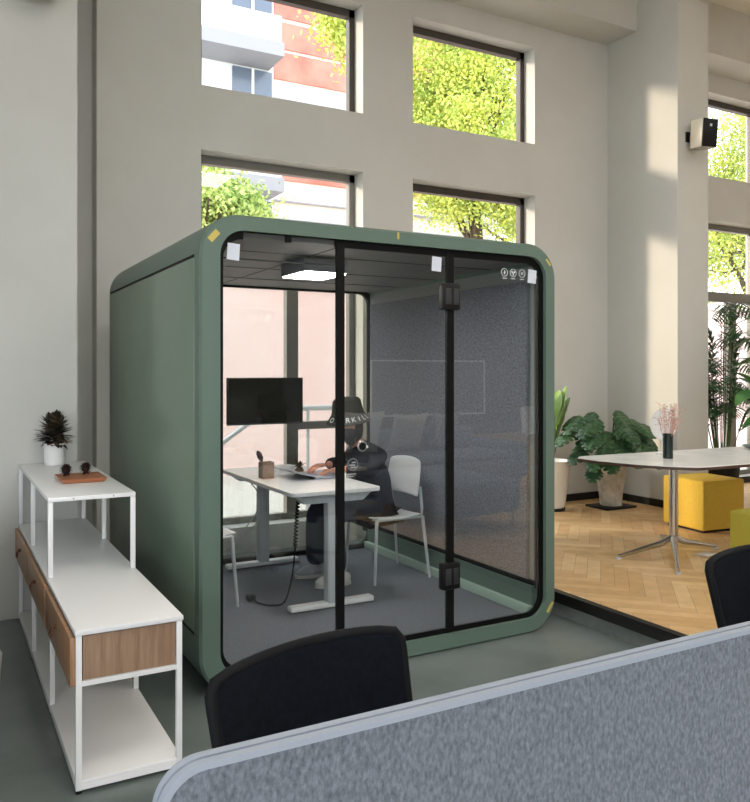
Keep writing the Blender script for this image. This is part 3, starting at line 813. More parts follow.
# riser shelf on top
ri = thing('shelf_riser', 'white metal riser shelf standing on the low console, holding plant and tray', 'shelf', (.636, 4.63, TZ))
RY0, RY1, RZ = 3.88, 5.375, .968
MB().box(SX0, SX1, RY0, RY1, RZ - .02, RZ, .002).build('top_board', M['whitetop'], ri)
for y in (RY0 + P / 2, (RY0 + RY1) / 2 + .02, RY1 - P / 2):
    for x in (SX0 + P / 2, SX1 - P / 2):
        MB().box(x - P / 2, x + P / 2, y - P / 2, y + P / 2, TZ + .001, RZ - .021, .002).build('post', M['white'], ri)
for x in (.55, .73): MB().tube([(x, RY0 - .002, RZ - .010), (x, RY0 + .004, RZ - .010)], .004, 10).build('screw', M['ring'], ri)
# succulent in white pot
px_, py_ = .633, 5.25
pl = thing('potted_succulent', 'dark brown leafy succulent in a white cylinder pot on the riser shelf', 'plant', (px_, py_, RZ))
MB().lathe([(.056, .001), (.062, .01), (.063, .135), (.056, .135), (.055, .12), (.0, .12)], 36, c=(px_, py_, RZ), cap=False).build('pot', M['ceramic'], pl)
MB().lathe([(.054, .112), (.054, .121)], 24, c=(px_, py_, RZ)).build('soil', M['soil'], pl)
m = MB()
for L in range(12):
    t = L / 11; z = RZ + .155 + .135 * t; rad = (.085, .112, .125, .128, .118, .104, .098, .098, .095, .088, .078, .062)[L]; nl = 17
    for k in range(nl):
        a = 2 * PI * (k + .5 * (L % 2)) / nl + random.uniform(-.12, .12); e = -.15 + 1.25 * t + random.uniform(-.25, .25)
        leaf_bm(m, (px_ + .012 * math.cos(a), py_ + .012 * math.sin(a), z - .01), (math.cos(a) * math.cos(e), math.sin(a) * math.cos(e), math.sin(e)),
                rad * random.uniform(.8, 1.1), .020, bend=random.uniform(-.1, .3), n=4)
o = m.build('foliage', M['succ'], pl)
MB().tube([(px_, py_, RZ + .12), (px_, py_, RZ + .32)], [.012, .005], 8).build('stem', M['bark'], pl)
# tray and pine cones
tx, ty = .665, 4.44
m = MB(); m.prism([(-.115, -.14), (.115, -.14), (.115, .14), (-.115, .14)], lambda a, b: (tx + a * .86, ty + b * .88, RZ + .002), lambda a, b: (tx + a, ty + b, RZ + .024))
tag(m.build('wooden_tray', M['tray'], smooth=False, bev=.003), 'flat reddish wooden tray on the white riser shelf', 'tray')
def cone_ball(x, y, z, label):
    m = MB(); bmesh.ops.create_icosphere(m.bm, subdivisions=2, radius=.022, matrix=Matrix.Translation((x, y, z)))
    gold = PI * (3 - math.sqrt(5)); N = 70
    for i in range(N):
        zz = 1 - 2 * (i + .5) / N; r = math.sqrt(1 - zz * zz); a = gold * i; d = Vector((r * math.cos(a), r * math.sin(a), zz))
        leaf_bm(m, Vector((x, y, z)) + d * .016, d + Vector((0, 0, .5)), .022, .008, n=3, bend=0)
    tag(m.build('pine_cone', M['cone']), label, 'ornament', 'pine cones on the wooden tray')
cone_ball(.595, 4.46, RZ + .054, 'small dark pine cone on the left half of the wooden tray')
cone_ball(.700, 4.50, RZ + .054, 'small dark pine cone on the right half of the wooden tray')

# ------------------------------------------------------------------ foreground: desk screen, desk, chairs
ds = thing('desk_screen', 'blue-grey fabric desk divider screen with pale edging across the foreground', 'screen', (1.7, .90, .6))
DX0, DX1 = .214, 3.15; DY0, DY1 = .886, .916; T = 1.10
fo = rrect(DX0, DX1, .62, T, .055, 10); fi = rrect(DX0 + .008, DX1 - .008, .628, T - .008, .048, 10)
MB().prism(fi, atY(DY0 + .001), atY(DY0 + .012)).build('front_fabric', M['screenfab'], ds)
MB().prism(fi, atY(DY0 + .018), atY(DY1 - .001)).build('rear_fabric', M['screenfab'], ds)
MB().ringprism(fo, fi, atY(DY0), atY(DY0 + .0125)).build('edge_trim', M['screentrim'], ds)
MB().ringprism(fo, fi, atY(DY0 + .0175), atY(DY1)).build('edge_trim', M['screentrim'], ds)
MB().prism(fi, atY(DY0 + .011), atY(DY0 + .019)).build('core', M['greyleg'], ds)
dk = thing('office_desk', 'white office desk on the far side of the grey divider screen', 'desk', (1.7, 1.2, 0))
MB().box(DX0 + .02, DX1, DY1 + .005, 1.50, .715, .74, .003).build('desk_top', M['floordesk'], dk)
for x in (.30, 1.68, 3.05): MB().box(x - .025, x + .025, DY1 + .03, 1.45, .0, .714, .003).build('leg', M['greyleg'], dk)
for x in (.8, 2.4): MB().box(x - .03, x + .03, DY1 - .001, DY1 + .05, .739, .80).build('screen_clamp', M['greyleg'], dk, smooth=False)

def office_chair(x, y, label, rot=0):
    t = thing('office_chair', label, 'chair', (x, y, 0), 'black mesh office chairs behind the divider')
    # sitter faces -Y; back stands at +Y side
    W, z0, z1 = .272, .47, .915
    nn = 14
    def bk(u, v, off=0):       # u -1..1 across, v 0..1 up
        wd = W * (.88 + .12 * v ** .8)
        # rounded upper corners
        zt = z0 + (z1 - z0) * v
        zt -= (.012 * u * u + .010 * abs(u) ** 8) * v
        return (x + wd * u, y - .075 + .10 * v - .045 * (1 - (1 - u * u)) + off, zt)
    outline = []
    m = MB(); g = []
    for i in range(nn + 1):
        row = []
        for j in range(nn + 1):
            u, v = i / nn * 2 - 1, j / nn
            # squircle-ish corners
            r = .16; uu, vv = abs(u), abs(v * 2 - 1)
            row.append(m.bm.verts.new(bk(u, v)))
        g.append(row)
    for i in range(nn):
        for j in range(nn): m.bm.faces.new((g[i][j], g[i + 1][j], g[i + 1][j + 1], g[i][j + 1]))
    # round the 4 corners
    rc = .028
    for (ci, cj) in ((0, 0), (0, nn), (nn, 0), (nn, nn)):
        v = g[ci][cj]; ctr = Vector(bk((1 - .25) * (1 if ci else -1), (1 - .12) if cj else .12)); v.co = v.co.lerp(ctr, .22)
    back = m.build('backrest', M['mesh'], t, angle=180)
    s = back.modifiers.new('s', 'SOLIDIFY'); s.thickness = .022; s.offset = 0
    bb = back.modifiers.new('b', 'BEVEL'); bb.width = .006; bb.segments = 2; bb.limit_method = 'ANGLE'
    pts = [bk(u, 1.0) for u in [-.93 + 1.86 * k / 12 for k in range(13)]]
    path = [bk(-.99, v) for v in (0, .3, .6, .9)] + [bk(-.985, .96)] + pts + [bk(.985, .96)] + [bk(.99, v) for v in (.9, .6, .3, 0)] + [bk(u, 0) for u in (.6, 0, -.6, -.99)]
    rim = MB().tube(path, .0135, 8).build('back_rim', M['meshrim'], t, angle=180)
    m = MB(); m.tube([(x, y - .02, .62), (x, y + .02, .50), (x, y - .01, .40), (x, y - .12, .385)], .022, 10); m.build('back_support', M['blackp'], t)
    m = MB(); m.prism(rrect(x - .24, x + .24, y - .50, y - .02, .07, 6), atZ(.42), atZ(.475)); m.build('seat', M['meshrim'], t, bev=.015)
    MB().tube([(x, y - .25, .42), (x, y - .25, .10)], [.03, .025], 14).build('gas_post', M['blackp'], t)
    for k in range(5):
        a = 2 * PI * k / 5 + .3; e = (x + .29 * math.cos(a), y - .25 + .29 * math.sin(a))
        l = MB().tube([(x, y - .25, .125), (e[0], e[1], .085)], [.024, .015], 8).build('base_leg', M['blackp'], t)
        m = MB(); m.tube([(e[0] - .02 * math.sin(a), e[1] + .02 * math.cos(a), .03), (e[0] + .02 * math.sin(a), e[1] - .02 * math.cos(a), .03)], .028, 14)
        m.tube([(e[0], e[1], .05), (e[0], e[1], .09)], .008, 6); m.build('caster', M['blackp'], l)
    if rot:
        t.rotation_euler = (0, 0, rot)
    return t
office_chair(.748, 1.665, 'black mesh office chair behind the divider, nearest and in the centre foreground', math.radians(12))
office_chair(2.535, 1.80, 'black mesh office chair at the right edge, beside the wooden platform')
# ------------------------------------------------------------------ right side: table, poufs, plants
TT = .89
tb = thing('meeting_table', 'long white table with dark edge and steel star base on the timber floor', 'table', (4.95, 4.1, PZ))
poly = [(4.255, 4.50), (4.262, 4.28), (4.345, 3.98), (4.455, 3.79), (4.57, 3.675), (4.68, 3.65), (6.55, 3.58), (6.65, 3.66), (6.68, 4.36), (6.6, 4.47), (4.34, 4.575)]
m = MB(); m.prism(poly, atZ(TT - .006), atZ(TT)); m.build('table_top', M['marble'], tb)
m = MB(); m.prism(poly, atZ(TT - .026), atZ(TT - .006)); m.build('table_edge', M['edge'], tb)
def star(cx, cy, feet):
    MB().tube([(cx, cy, PZ + .10), (cx, cy, TT - .03)], .034, 20).build('column', M['steel'], tb)
    MB().lathe([(.06, 0), (.12, .012), (.12, .02)], 20, c=(cx, cy, TT - .047)).build('top_plate', M['dark'], tb)
    for fx, fy in feet:
        MB().tube([(cx, cy, PZ + .13), (cx + (fx - cx) * .25, cy + (fy - cy) * .25, PZ + .085), (fx, fy, PZ + .022)], [.028, .024, .013], 10).build('base_foot', M['steel'], tb)
        MB().lathe([(.02, 0), (.022, .012)], 12, c=(fx, fy, PZ + .001)).build('glide', M['greyleg'], tb)
star(4.93, 4.18, ((4.43, 4.26), (4.46, 3.74), (5.36, 4.14), (5.30, 4.62)))
star(6.1, 4.05, ((5.75, 3.75), (6.5, 3.8), (6.1, 4.6)))
m = MB(); m.box(4.60, 6.5, 4.05, 4.11, TT - .05, TT - .027); m.box(4.60, 4.66, 3.9, 4.3, TT - .048, TT - .027); m.build('under_beam', M['dark'], tb, smooth=False)
# vase with dried stems, disc, bowl
vx, vy = 4.81, 4.13
va = thing('flower_vase', 'dark green cylinder vase with dried pink stems on the white table', 'vase', (vx, vy, TT))
MB().lathe([(.034, .001), (.037, .005), (.037, .19), (.031, .19), (.030, .02), (0, .02)], 32, c=(vx, vy, TT), cap=False).build('vase_body', M['vase'], va)
m = MB()
for i in range(34):
    a = random.uniform(0, 2 * PI); sp_ = random.uniform(.02, .10); h_ = random.uniform(.16, .30)
    tip = Vector((vx + sp_ * math.cos(a) + .025, vy + sp_ * math.sin(a), TT + .12 + h_)); b0 = Vector((vx + .01 * math.cos(a), vy + .01 * math.sin(a), TT + .06))
    mid = (b0 + tip) / 2 + Vector((-.01, 0, .02)); m.tube([b0, mid, tip], .0014, 4)
    for q in range(7):
        d = Vector((random.uniform(-1, 1), random.uniform(-1, 1), random.uniform(.0, 1.2))).normalized()
        st = mid.lerp(tip, random.random()); e = st + d * random.uniform(.015, .04); m.tube([st, e], .001, 4)
        bmesh.ops.create_icosphere(m.bm, subdivisions=1, radius=random.uniform(.0025, .005), matrix=Matrix.Translation(e))
m.build('dried_stems', M['dried'], va)
m = MB(); cxd, cyd = 5.05, 4.38
m.prism([(.105 * math.cos(2 * PI * k / 40), .125 * math.sin(2 * PI * k / 40)) for k in range(40)], lambda a, b: (cxd + a * .874, cyd - a * .485, TT + .235 + b), lambda a, b: (cxd + a * .874 + .006, cyd - a * .485 + .010, TT + .235 + b))
dsc = thing('round_disc', 'white round disc ornament standing behind the dark vase', 'ornament', (cxd, cyd, TT))
m.build('disc', M['ceramic'], dsc, bev=.002)
m = MB(); m.box(cxd - .05, cxd + .05, cyd - .02, cyd + .04, TT + .001, TT + .012, .003); m.box(cxd - .006, cxd + .012, cyd, cyd + .014, TT + .01, TT + .13); m.build('stand', M['ceramic'], dsc, smooth=False)
m = MB(); m.lathe([(.06, .001), (.10, .012), (.135, .032), (.128, .032), (.095, .016), (0, .008)], 36, c=(6.05, 4.25, TT), cap=False)
tag(m.build('shallow_bowl', M['bowl']), 'shallow grey bowl at the right end of the white table', 'bowl')
# poufs
def pouf(x0, y0, ang, mt, label, s=.48, h=.45):
    t = thing('cube_pouf', label, 'pouf', (x0, y0, PZ), 'fabric cube poufs around the table')
    R = Matrix.Translation((x0, y0, PZ)) @ Matrix.Rotation(ang, 4, 'Z')
    MB().box(0, s, 0, s, .02, h, .018, 3, mtx=R).build('cushion_cube', M[mt], t)
    m = MB()
    for a, b in ((0, 0), (s, 0), (s, s), (0, s)):
        m.tube([R @ Vector((a * .97 + .007, b * .97 + .007, .03)), R @ Vector((a * .97 + .007, b * .97 + .007, h - .02))], .004, 6)
    for z in (h - .005,):
        c = [R @ Vector((a, b, z - .004)) for a, b in ((.012, .004), (s - .012, .004))]; m.tube(c, .004, 6)
    m.build('seam_piping', M[mt], t)
    MB().box(.03, s - .03, .03, s - .03, .0, .03, mtx=R).build('base', M['blackp'], t, smooth=False)
pouf(5.75, 4.56, math.radians(-6), 'yellow', 'yellow fabric cube pouf behind the table leg, nearest the white pillar')
pouf(4.735, 3.07, math.radians(0), 'olive', 'mustard green fabric cube pouf at the right edge, in front of the table')
m = MB().box(5.04, 5.17, 3.97, 4.07, PZ + .001, PZ + .014, .003).build('floor_outlet', M['outlet']); tag(m, 'small cream floor outlet plate under the white table', 'outlet')

# monstera
def rot_to(d):
    return Vector((0, 0, 1)).rotation_difference(Vector(d)).to_matrix().to_4x4()
def monstera_leaf(m, base, d, L, W):
    d = Vector(d).normalized(); up = Vector((0, 0, 1)); s = d.cross(up); s = s.normalized() if s.length > 1e-3 else Vector((1, 0, 0)); nn = s.cross(d).normalized()
    spine = lambda t: Vector(base) + d * L * t - up * .28 * L * t * t
    lobes = 5
    for sg in (-1, 1):
        prev = None
        K = lobes * 4
        for i in range(K + 1):
            t = i / K; w = W * (math.sin(PI * min(1, .12 + .88 * t)) ** .65) * (1 - .2 * t)
            ph = i % 4; out = w * (1 if ph in (1, 2, 3) else .38) if 0 < i < K else w * .35
            tt = min(t + .05 * (ph in (1, 2, 3)), 1)
            a = m.bm.verts.new(spine(t)); c = m.bm.verts.new(spine(t) + s * sg * out * .55 + nn * .10 * out + d * L * .04 * (out / W))
            b = m.bm.verts.new(spine(tt) + s * sg * out + nn * .02 * out - up * .25 * out)
            if prev:
                m.bm.faces.new((prev[0], a, c, prev[1])); m.bm.faces.new((prev[1], c, b, prev[2]))
            prev = (a, c, b)
mp = (6.06, 5.93)
mo_ = thing('potted_monstera', 'large monstera with split leaves in a crumpled silver pot by the pillar', 'plant', (mp[0], mp[1], PZ))
m = MB(); rings = []
for r, z in ((.105, .02), (.115, .1), (.13, .22), (.145, .34), (.165, .45), (.15, .45), (.14, .40)):
    k = 22; rings.append([m.bm.verts.new((mp[0] + (r + (random.uniform(-.010, .010) if z < .44 else 0)) * math.cos(2 * PI * i / k), mp[1] + (r + random.uniform(-.008, .008)) * math.sin(2 * PI * i / k), PZ + z + random.uniform(-.01, .01))) for i in range(k)])
for A, B in zip(rings, rings[1:]):
    for i in range(22): m.bm.faces.new((A[i], A[(i + 1) % 22], B[(i + 1) % 22], B[i]))
m.bm.faces.new(rings[0]); m.bm.faces.new(rings[-1])
m.build('pot', M['silver'], mo_, angle=20)
MB().box(mp[0] - .20, mp[0] + .20, mp[1] - .16, mp[1] + .16, PZ + .001, PZ + .022, .004, mtx=None).build('plant_tray', M['blackp'], mo_)
ml = MB(); ms = MB()
LV = [(-.35, -.25, .80, .30), (-.52, -.1, .70, .30), (-.20, -.38, .86, .32), (.02, -.30, .92, .32), (.10, -.38, .80, .32), (-.05, -.15, 1.0, .30), (-.60, .0, .95, .30),
      (-.42, -.35, .55, .26), (-.55, -.25, .45, .24), (.14, -.25, .78, .24), (-.28, .05, .98, .30), (.08, -.02, .95, .26), (-.7, -.15, .62, .26), (.05, -.45, .66, .30), (-.22, -.5, .60, .26), (-.12, -.42, .76, .32), (-.45, -.05, .84, .32),
      (-.62, -.3, .78, .28), (-.30, -.45, .70, .30), (-.02, -.5, .74, .28), (-.5, -.4, .66, .26), (-.72, .02, .80, .28), (.12, -.5, .58, .24), (-.38, -.1, .92, .3), (-.15, -.3, .95, .3), (-.3, -.55, .84, .26), (.02, -.5, .88, .26), (-.6, -.2, .88, .26), (.1, -.15, .7, .24), (-.66, -.35, .56, .24), (-.3, -.3, .62, .24)]
for dx, dy, z, L in LV:
    j = Vector((mp[0] + dx * .72, mp[1] + dy * .72, PZ + z)); b0 = Vector((mp[0] + dx * .06, mp[1] + dy * .06, PZ + .42))
    mid = (b0 + j) / 2 + Vector((-dx * .10, -dy * .10, .08)); ms.tube(bez([b0, mid, j], 5), .007, 6)
    d = Vector((dx + random.uniform(-.15, .15), dy - .15 + random.uniform(-.1, .1), -.25)); d.x = min(d.x, .05); monstera_leaf(ml, j, d, L * .86, L * .42)
ms.build('stems', M['stem'], mo_); ml.build('foliage', M['leaf'], mo_, angle=180)
MB().lathe([(.139, .38), (.139, .40)], 20, c=(mp[0], mp[1], PZ)).build('soil', M['soil'], mo_)

# big-leaved plant in white planter, half behind the booth
bp_ = (5.42, 6.10)
wp = thing('potted_leaf_plant', 'bright green upright leaf plant in a tall white planter beside the booth', 'plant', (bp_[0], bp_[1], PZ))
MB().lathe([(.12, .03), (.13, .05), (.19, .50), (.18, .50), (.17, .46), (0, .46)], 32, c=(bp_[0], bp_[1], PZ), cap=False).build('pot', M['ceramic'], wp)
MB().lathe([(.13, 0), (.13, .03)], 24, c=(bp_[0], bp_[1], PZ)).build('pot_base', M['blackp'], wp)
ml = MB(); ms = MB()
for dx, dy, z, L, W in ((.10, -.02, .86, .52, .085), (.16, -.05, .90, .36, .09), (.10, .03, .98, .34, .09), (-.2, -.05, .8, .5, .08), (.08, -.12, .76, .36, .10), (.14, .0, .82, .32, .10), (-.1, .1, .9, .5, .07), (-.3, -.1, .6, .4, .07)):
    b0 = Vector((bp_[0], bp_[1], PZ + .46)); j = b0 + Vector((dx * .4, dy * .4, (z - .46) * .9)); ms.tube([b0, j], .008, 6)
    leaf_bm(ml, j, (dx * 1.6, dy, .6 if abs(dx) < .2 else .28), L, W, bend=.12 if abs(dx) < .2 else .25, n=10, fold=.3)
ms.build('stems', M['stem'], wp); ml.build('foliage', M['leafb'], wp, angle=180)

# areca palm and fiddle-leaf fig in the right bay
pp = (7.78, 5.92)
pa = thing('potted_palm', 'tall feathery palm standing by the right window behind the pillar', 'plant', (pp[0], pp[1], PZ))
MB().lathe([(.15, .0), (.16, .02), (.19, .36), (.175, .36), (.165, .32), (0, .32)], 28, c=(pp[0], pp[1], PZ), cap=False).build('pot', M['blackp'], pa)
ml = MB(); ms = MB()
for i in range(34):
    a = random.uniform(0, 2 * PI); h_ = random.uniform(.6, 1.9); sp_ = random.uniform(.15, .55)
    b0 = Vector((pp[0] + .06 * math.cos(a), pp[1] + .06 * math.sin(a), PZ + .3)); top = b0 + Vector((sp_ * .6 * math.cos(a), sp_ * .45 * math.sin(a), h_))
    if top.y > 6.3: top.y = 6.25
    tip = top + Vector((.35 * math.cos(a), .2 * math.sin(a), -.05)); tip.y = min(tip.y, 6.36)
    path = bez([b0, (b0 + top) / 2 + Vector((0, 0, .08)), top, tip], 8); ms.tube(path, .005, 5)
    for k in range(8, len(path)):
        t = (k - 8) / (len(path) - 9); d = (path[min(k + 1, len(path) - 1)] - path[k - 1]).normalized(); s = d.cross(Vector((0, 0, 1))).normalized()
        for sg in (-1, 1):
            dd = s * sg + d * .9; dd.y = min(dd.y, .25) if path[k].y > 6.1 else dd.y
            leaf_bm(ml, path[k], dd, .34 * math.sin(PI * (.15 + .75 * t)), .016, bend=.35, n=3, fold=.2)
ms.build('stems', M['stem'], pa); ml.build('foliage', M['leafd'], pa, angle=180)
fp_ = (7.16, 4.86)
fg = thing('fiddle_leaf_fig', 'fiddle-leaf fig with large glossy leaves at the right edge', 'plant', (fp_[0], fp_[1], PZ))
MB().lathe([(.15, .0), (.16, .02), (.19, .36), (.175, .36), (.165, .32), (0, .32)], 28, c=(fp_[0], fp_[1], PZ), cap=False).build('pot', M['ceramic'], fg)
ml = MB(); ms = MB()
ms.tube([(fp_[0], fp_[1], PZ + .3), (fp_[0] - .03, fp_[1], PZ + .9), (fp_[0] + .02, fp_[1], PZ + 2.0)], [.022, .018, .010], 8)
ms.tube([(fp_[0] - .03, fp_[1], PZ + .85), (fp_[0] - .25, fp_[1] - .05, PZ + 1.25)], [.014, .008], 8)
for i in range(64):
    t = random.uniform(.42, 1.18); a = random.uniform(0, 2 * PI); e = random.uniform(-.2, .9)
    b0 = Vector((fp_[0], fp_[1], PZ + .3 + 1.45 * t)) if i % 3 else Vector((fp_[0] - .03 - .22 * (t - .3), fp_[1], PZ + .85 + .5 * (t - .3)))
    leaf_bm(ml, b0 + Vector((math.cos(a), math.sin(a), 0)) * .06, (math.cos(a) * math.cos(e), math.sin(a) * math.cos(e), math.sin(e)), random.uniform(.26, .40), random.uniform(.075, .11), bend=.35, n=7, fold=.15)
ms.build('trunk', M['bark'], fg); ml.build('foliage', M['leaff'], fg, angle=180)
# trailing plant on window side
tp = (7.10, 5.62)
gp = thing('potted_grass_plant', 'pale variegated leaf plant in a white pot below the palm', 'plant', (8.35, 5.75, PZ))
MB().lathe([(.12, .0), (.13, .02), (.15, .45), (.14, .45), (.13, .42), (0, .42)], 28, c=(8.35, 5.75, PZ), cap=False).build('pot', M['ceramic'], gp)
ml = MB()
for i in range(46):
    a = random.uniform(0, 2 * PI); e = random.uniform(.5, 1.35)
    leaf_bm(ml, (8.35, 5.75, PZ + .42), (math.cos(a) * math.cos(e), math.sin(a) * math.cos(e), math.sin(e)), random.uniform(.3, .55), .022, bend=.3, n=6)
ml.build('foliage', M['leafb'], gp, angle=180)

# wall speakers
def speaker(x, y, z, label, s=1):
    t = thing('wall_speaker', label, 'speaker', (x, y, z), None)
    R = Matrix.Translation((x, y - .14, z)) @ Matrix.Rotation(math.radians(-12), 4, 'Z') @ Matrix.Rotation(math.radians(6), 4, 'X')
    MB().box(-.09, .09, -.11, .07, -.14, .14, .008, mtx=R).build('cabinet', M['spk'], t)
    g_ = MB().box(-.086, .086, -.122, -.108, -.136, .136, .006, mtx=R).build('grille', M['blackp'], t)
    MB().box(-.012, .012, -.125, -.121, .06, .085, mtx=R).build('badge', M['icon'], g_, smooth=False)
    m = MB(); m.box(x - .075, x - .025, y - .02, y + .0, z - .05, z + .05); m.tube([(x - .05, y - .01, z), (x - .02, y - .09, z)], .014, 8); m.build('bracket', M['blackp'], t)
speaker(6.70, 5.47, 3.92, 'black and silver wall speaker high on the right white pillar')
speaker(.545, 5.41, 4.02, 'dark wall speaker high on the left grey pillar, cut by the top edge')

# ------------------------------------------------------------------ lounge mirrored in the booth glass
so = thing('sofa', 'blue-grey sofa mirrored in the right panes of the green booth', 'sofa', (4.6, .6, PZ))
R = Matrix.Translation((3.80, 1.84, PZ)) @ Matrix.Rotation(math.radians(-6), 4, 'Z')
MB().box(0, .80, -1.25, 0, .14, .44, .05, 3, mtx=R).build('chaise', M['sofa'], so)
MB().box(-.35, 2.1, -2.15, -1.26, .14, .42, .05, 3, mtx=R).build('seat', M['sofa'], so)
MB().box(-.30, .86, -1.95, -1.28, .42, .50, .04, 3, mtx=R).build('seat_cushion', M['sofa'], so)
MB().box(.88, 2.05, -1.95, -1.28, .42, .50, .04, 3, mtx=R).build('seat_cushion', M['sofa'], so)
MB().box(-.35, 2.1, -2.30, -2.05, .30, .74, .06, 3, mtx=R).build('backrest', M['sofa'], so)
MB().box(2.0, 2.2, -2.2, -1.26, .2, .60, .05, 3, mtx=R).build('armrest', M['sofa'], so)
for a, b in ((.06, -.06), (.74, -.06), (-.28, -2.1), (2.0, -2.1), (2.0, -1.33)):
    MB().tube([R @ Vector((a, b, .14)), R @ Vector((a, b, .0))], .014, 10).build('leg', M['steel'], so)
def cushion(c, rz, rx, mt, label, s=.46):
    bm2 = bmesh.new(); bmesh.ops.create_grid(bm2, x_segments=10, y_segments=10, size=1)
    top = list(bm2.verts); m = MB(); m.bm.free(); m.bm = bm2
    r = bmesh.ops.duplicate(bm2, geom=bm2.verts[:] + bm2.edges[:] + bm2.faces[:])
    for k, vs in ((1, top), (-1, [g for g in r['geom'] if isinstance(g, bmesh.types.BMVert)])):
        for v in vs:
            x, y = v.co.x, v.co.y; q = (1 - x * x) * (1 - y * y); pin = 1 - .10 * (1 - x * x) * (y * y) ; pin2 = 1 - .10 * (1 - y * y) * (x * x)
            v.co = (x * s / 2 * pin2, y * s / 2 * pin, k * .085 * q ** .45)
    bmesh.ops.remove_doubles(bm2, verts=bm2.verts, dist=.0005)
    bmesh.ops.transform(bm2, matrix=Matrix.Translation(c) @ Matrix.Rotation(rz, 4, 'Z') @ Matrix.Rotation(rx, 4, 'X'), verts=bm2.verts)
    tag(m.build('sofa_cushion', M[mt], angle=180), label, 'cushion', 'cushions on the mirrored sofa')
def RP(a, b, z): return R @ Vector((a, b, z))
cushion(RP(1.42, -1.86, .73), math.radians(-12), math.radians(68), 'cushs', 'blue-grey striped cushion on the mirrored sofa')
cushion(RP(.92, -1.86, .73), math.radians(-4), math.radians(68), 'cush', 'plain white cushion next to the striped one on the mirrored sofa')
cushion(RP(.30, -1.86, .75), math.radians(2), math.radians(68), 'cush', 'plain white cushion furthest from the striped one on the mirrored sofa', .50)
st = thing('side_table', 'small white side table mirrored beside the sofa in the booth glass', 'table', (5.1, 1.9, PZ))
MB().box(4.86, 5.4, 1.55, 2.0, .63, .655, .004).build('table_top', M['whitetop'], st)
for a, b in ((4.9, 1.6), (5.36, 1.6), (4.9, 1.95), (5.36, 1.95)): MB().tube([(a, b, .63), (a, b, PZ)], .012, 8).build('leg', M['steel'], st)
# shell chair far behind, seen only in the reflection
ch = thing('shell_chair', 'cream shell chair on thin legs mirrored at the right edge of the booth glass', 'chair', (7.9, -1.9, PZ))
m = MB(); g = []
for i in range(9):
    row = []
    for j in range(10):
        u = i / 8 * 2 - 1; t = j / 9
        if t < .5: p = (7.9 + .24 * u, -1.6 - .44 * t * 2, PZ + .42 + .05 * u * u)
        else: p = (7.9 + .24 * u * (1 - .25 * (t - .5) * 2), -2.04 - .12 * (t - .5) * 2 + .08 * u * u, PZ + .42 + .44 * (t - .5) * 2 + .05 * u * u * (1 - (t - .5) * 2))
        row.append(m.bm.verts.new(p))
    g.append(row)
for i in range(8):
    for j in range(9): m.bm.faces.new((g[i][j], g[i + 1][j], g[i + 1][j + 1], g[i][j + 1]))
o = m.build('seat_shell', M['cush'], ch, angle=180); q = o.modifiers.new('s', 'SOLIDIFY'); q.thickness = .012; q = o.modifiers.new('q', 'SUBSURF'); q.levels = q.render_levels = 1
for a, b in ((-.2, .15), (.2, .15), (-.2, -.2), (.2, -.2)): MB().tube([(7.9 + a * .6, -1.85 + b * .6, PZ + .42), (7.9 + a, -1.85 + b, PZ)], .010, 8).build('leg', M['steel'], ch)

tag(MB().lathe([(.10, .0), (.13, .01), (.145, .20), (.13, .225), (.0, .225)], 32, c=(.125, 4.17, 0)).build('waste_bin', M['ceramic']), 'low white round bin just showing at the left border of the picture', 'bin')
# ceiling light panels of the hall (above and behind the camera)
for i, (x, y) in enumerate([(-2.5, -3.5), (1.2, -3.5), (4.9, -3.5), (8.6, -3.5), (1.2, 0.8), (4.9, 0.8), (8.6, 0.8)]):
    t = thing('ceiling_light', 'long flat ceiling light panel in the hall ceiling behind the viewer', 'lamp', (x, y, H), 'hall ceiling light panels')
    MB().box(x - .65, x + .65, y - .65, y + .65, H - .05, H - .001).build('light_frame', M['white'], t, smooth=False)
    MB().box(x - .62, x + .62, y - .62, y + .62, H - .056, H - .049).build('diffuser', M['lamp'], t, smooth=False)

# ------------------------------------------------------------------ outside
struct(MB().box(-60, 90, 7.0, 120, -.3, -.1).build('ground_outside', M['ground'], smooth=False))
struct(MB().box(-60, 90, -80, -7.2, -.3, -.1).build('ground_rear', M['ground'], smooth=False))
struct(MB().box(-60, -5.2, -7.2, 7.0, -.3, -.1).build('ground_side', M['ground'], smooth=False))
gw = thing('garden_wall', 'pale pink rendered garden wall outside the lower windows', 'wall', (4, 12.1, -.1))
MB().box(-6, 30, 12.0, 12.2, -.1, 2.93).build('wall_face', M['pinkwall'], gw, smooth=False)
MB().box(-6.05, 30, 11.95, 12.25, 2.93, 3.0).build('coping', M['cream'], gw, smooth=False)
hr = thing('handrail', 'grey metal handrail sloping down outside the left lower window', 'rail', (2.7, 7.6, -.1))
MB().tube([(3.9, 7.6, 1.16), (2.95, 7.6, 1.16), (2.45, 7.6, .82), (2.45, 7.6, -.1)], .03, 10).build('rail_tube', M['greyleg'], hr)
MB().tube([(3.4, 7.6, 1.14), (3.4, 7.6, -.1)], .02, 8).build('rail_post', M['greyleg'], hr)

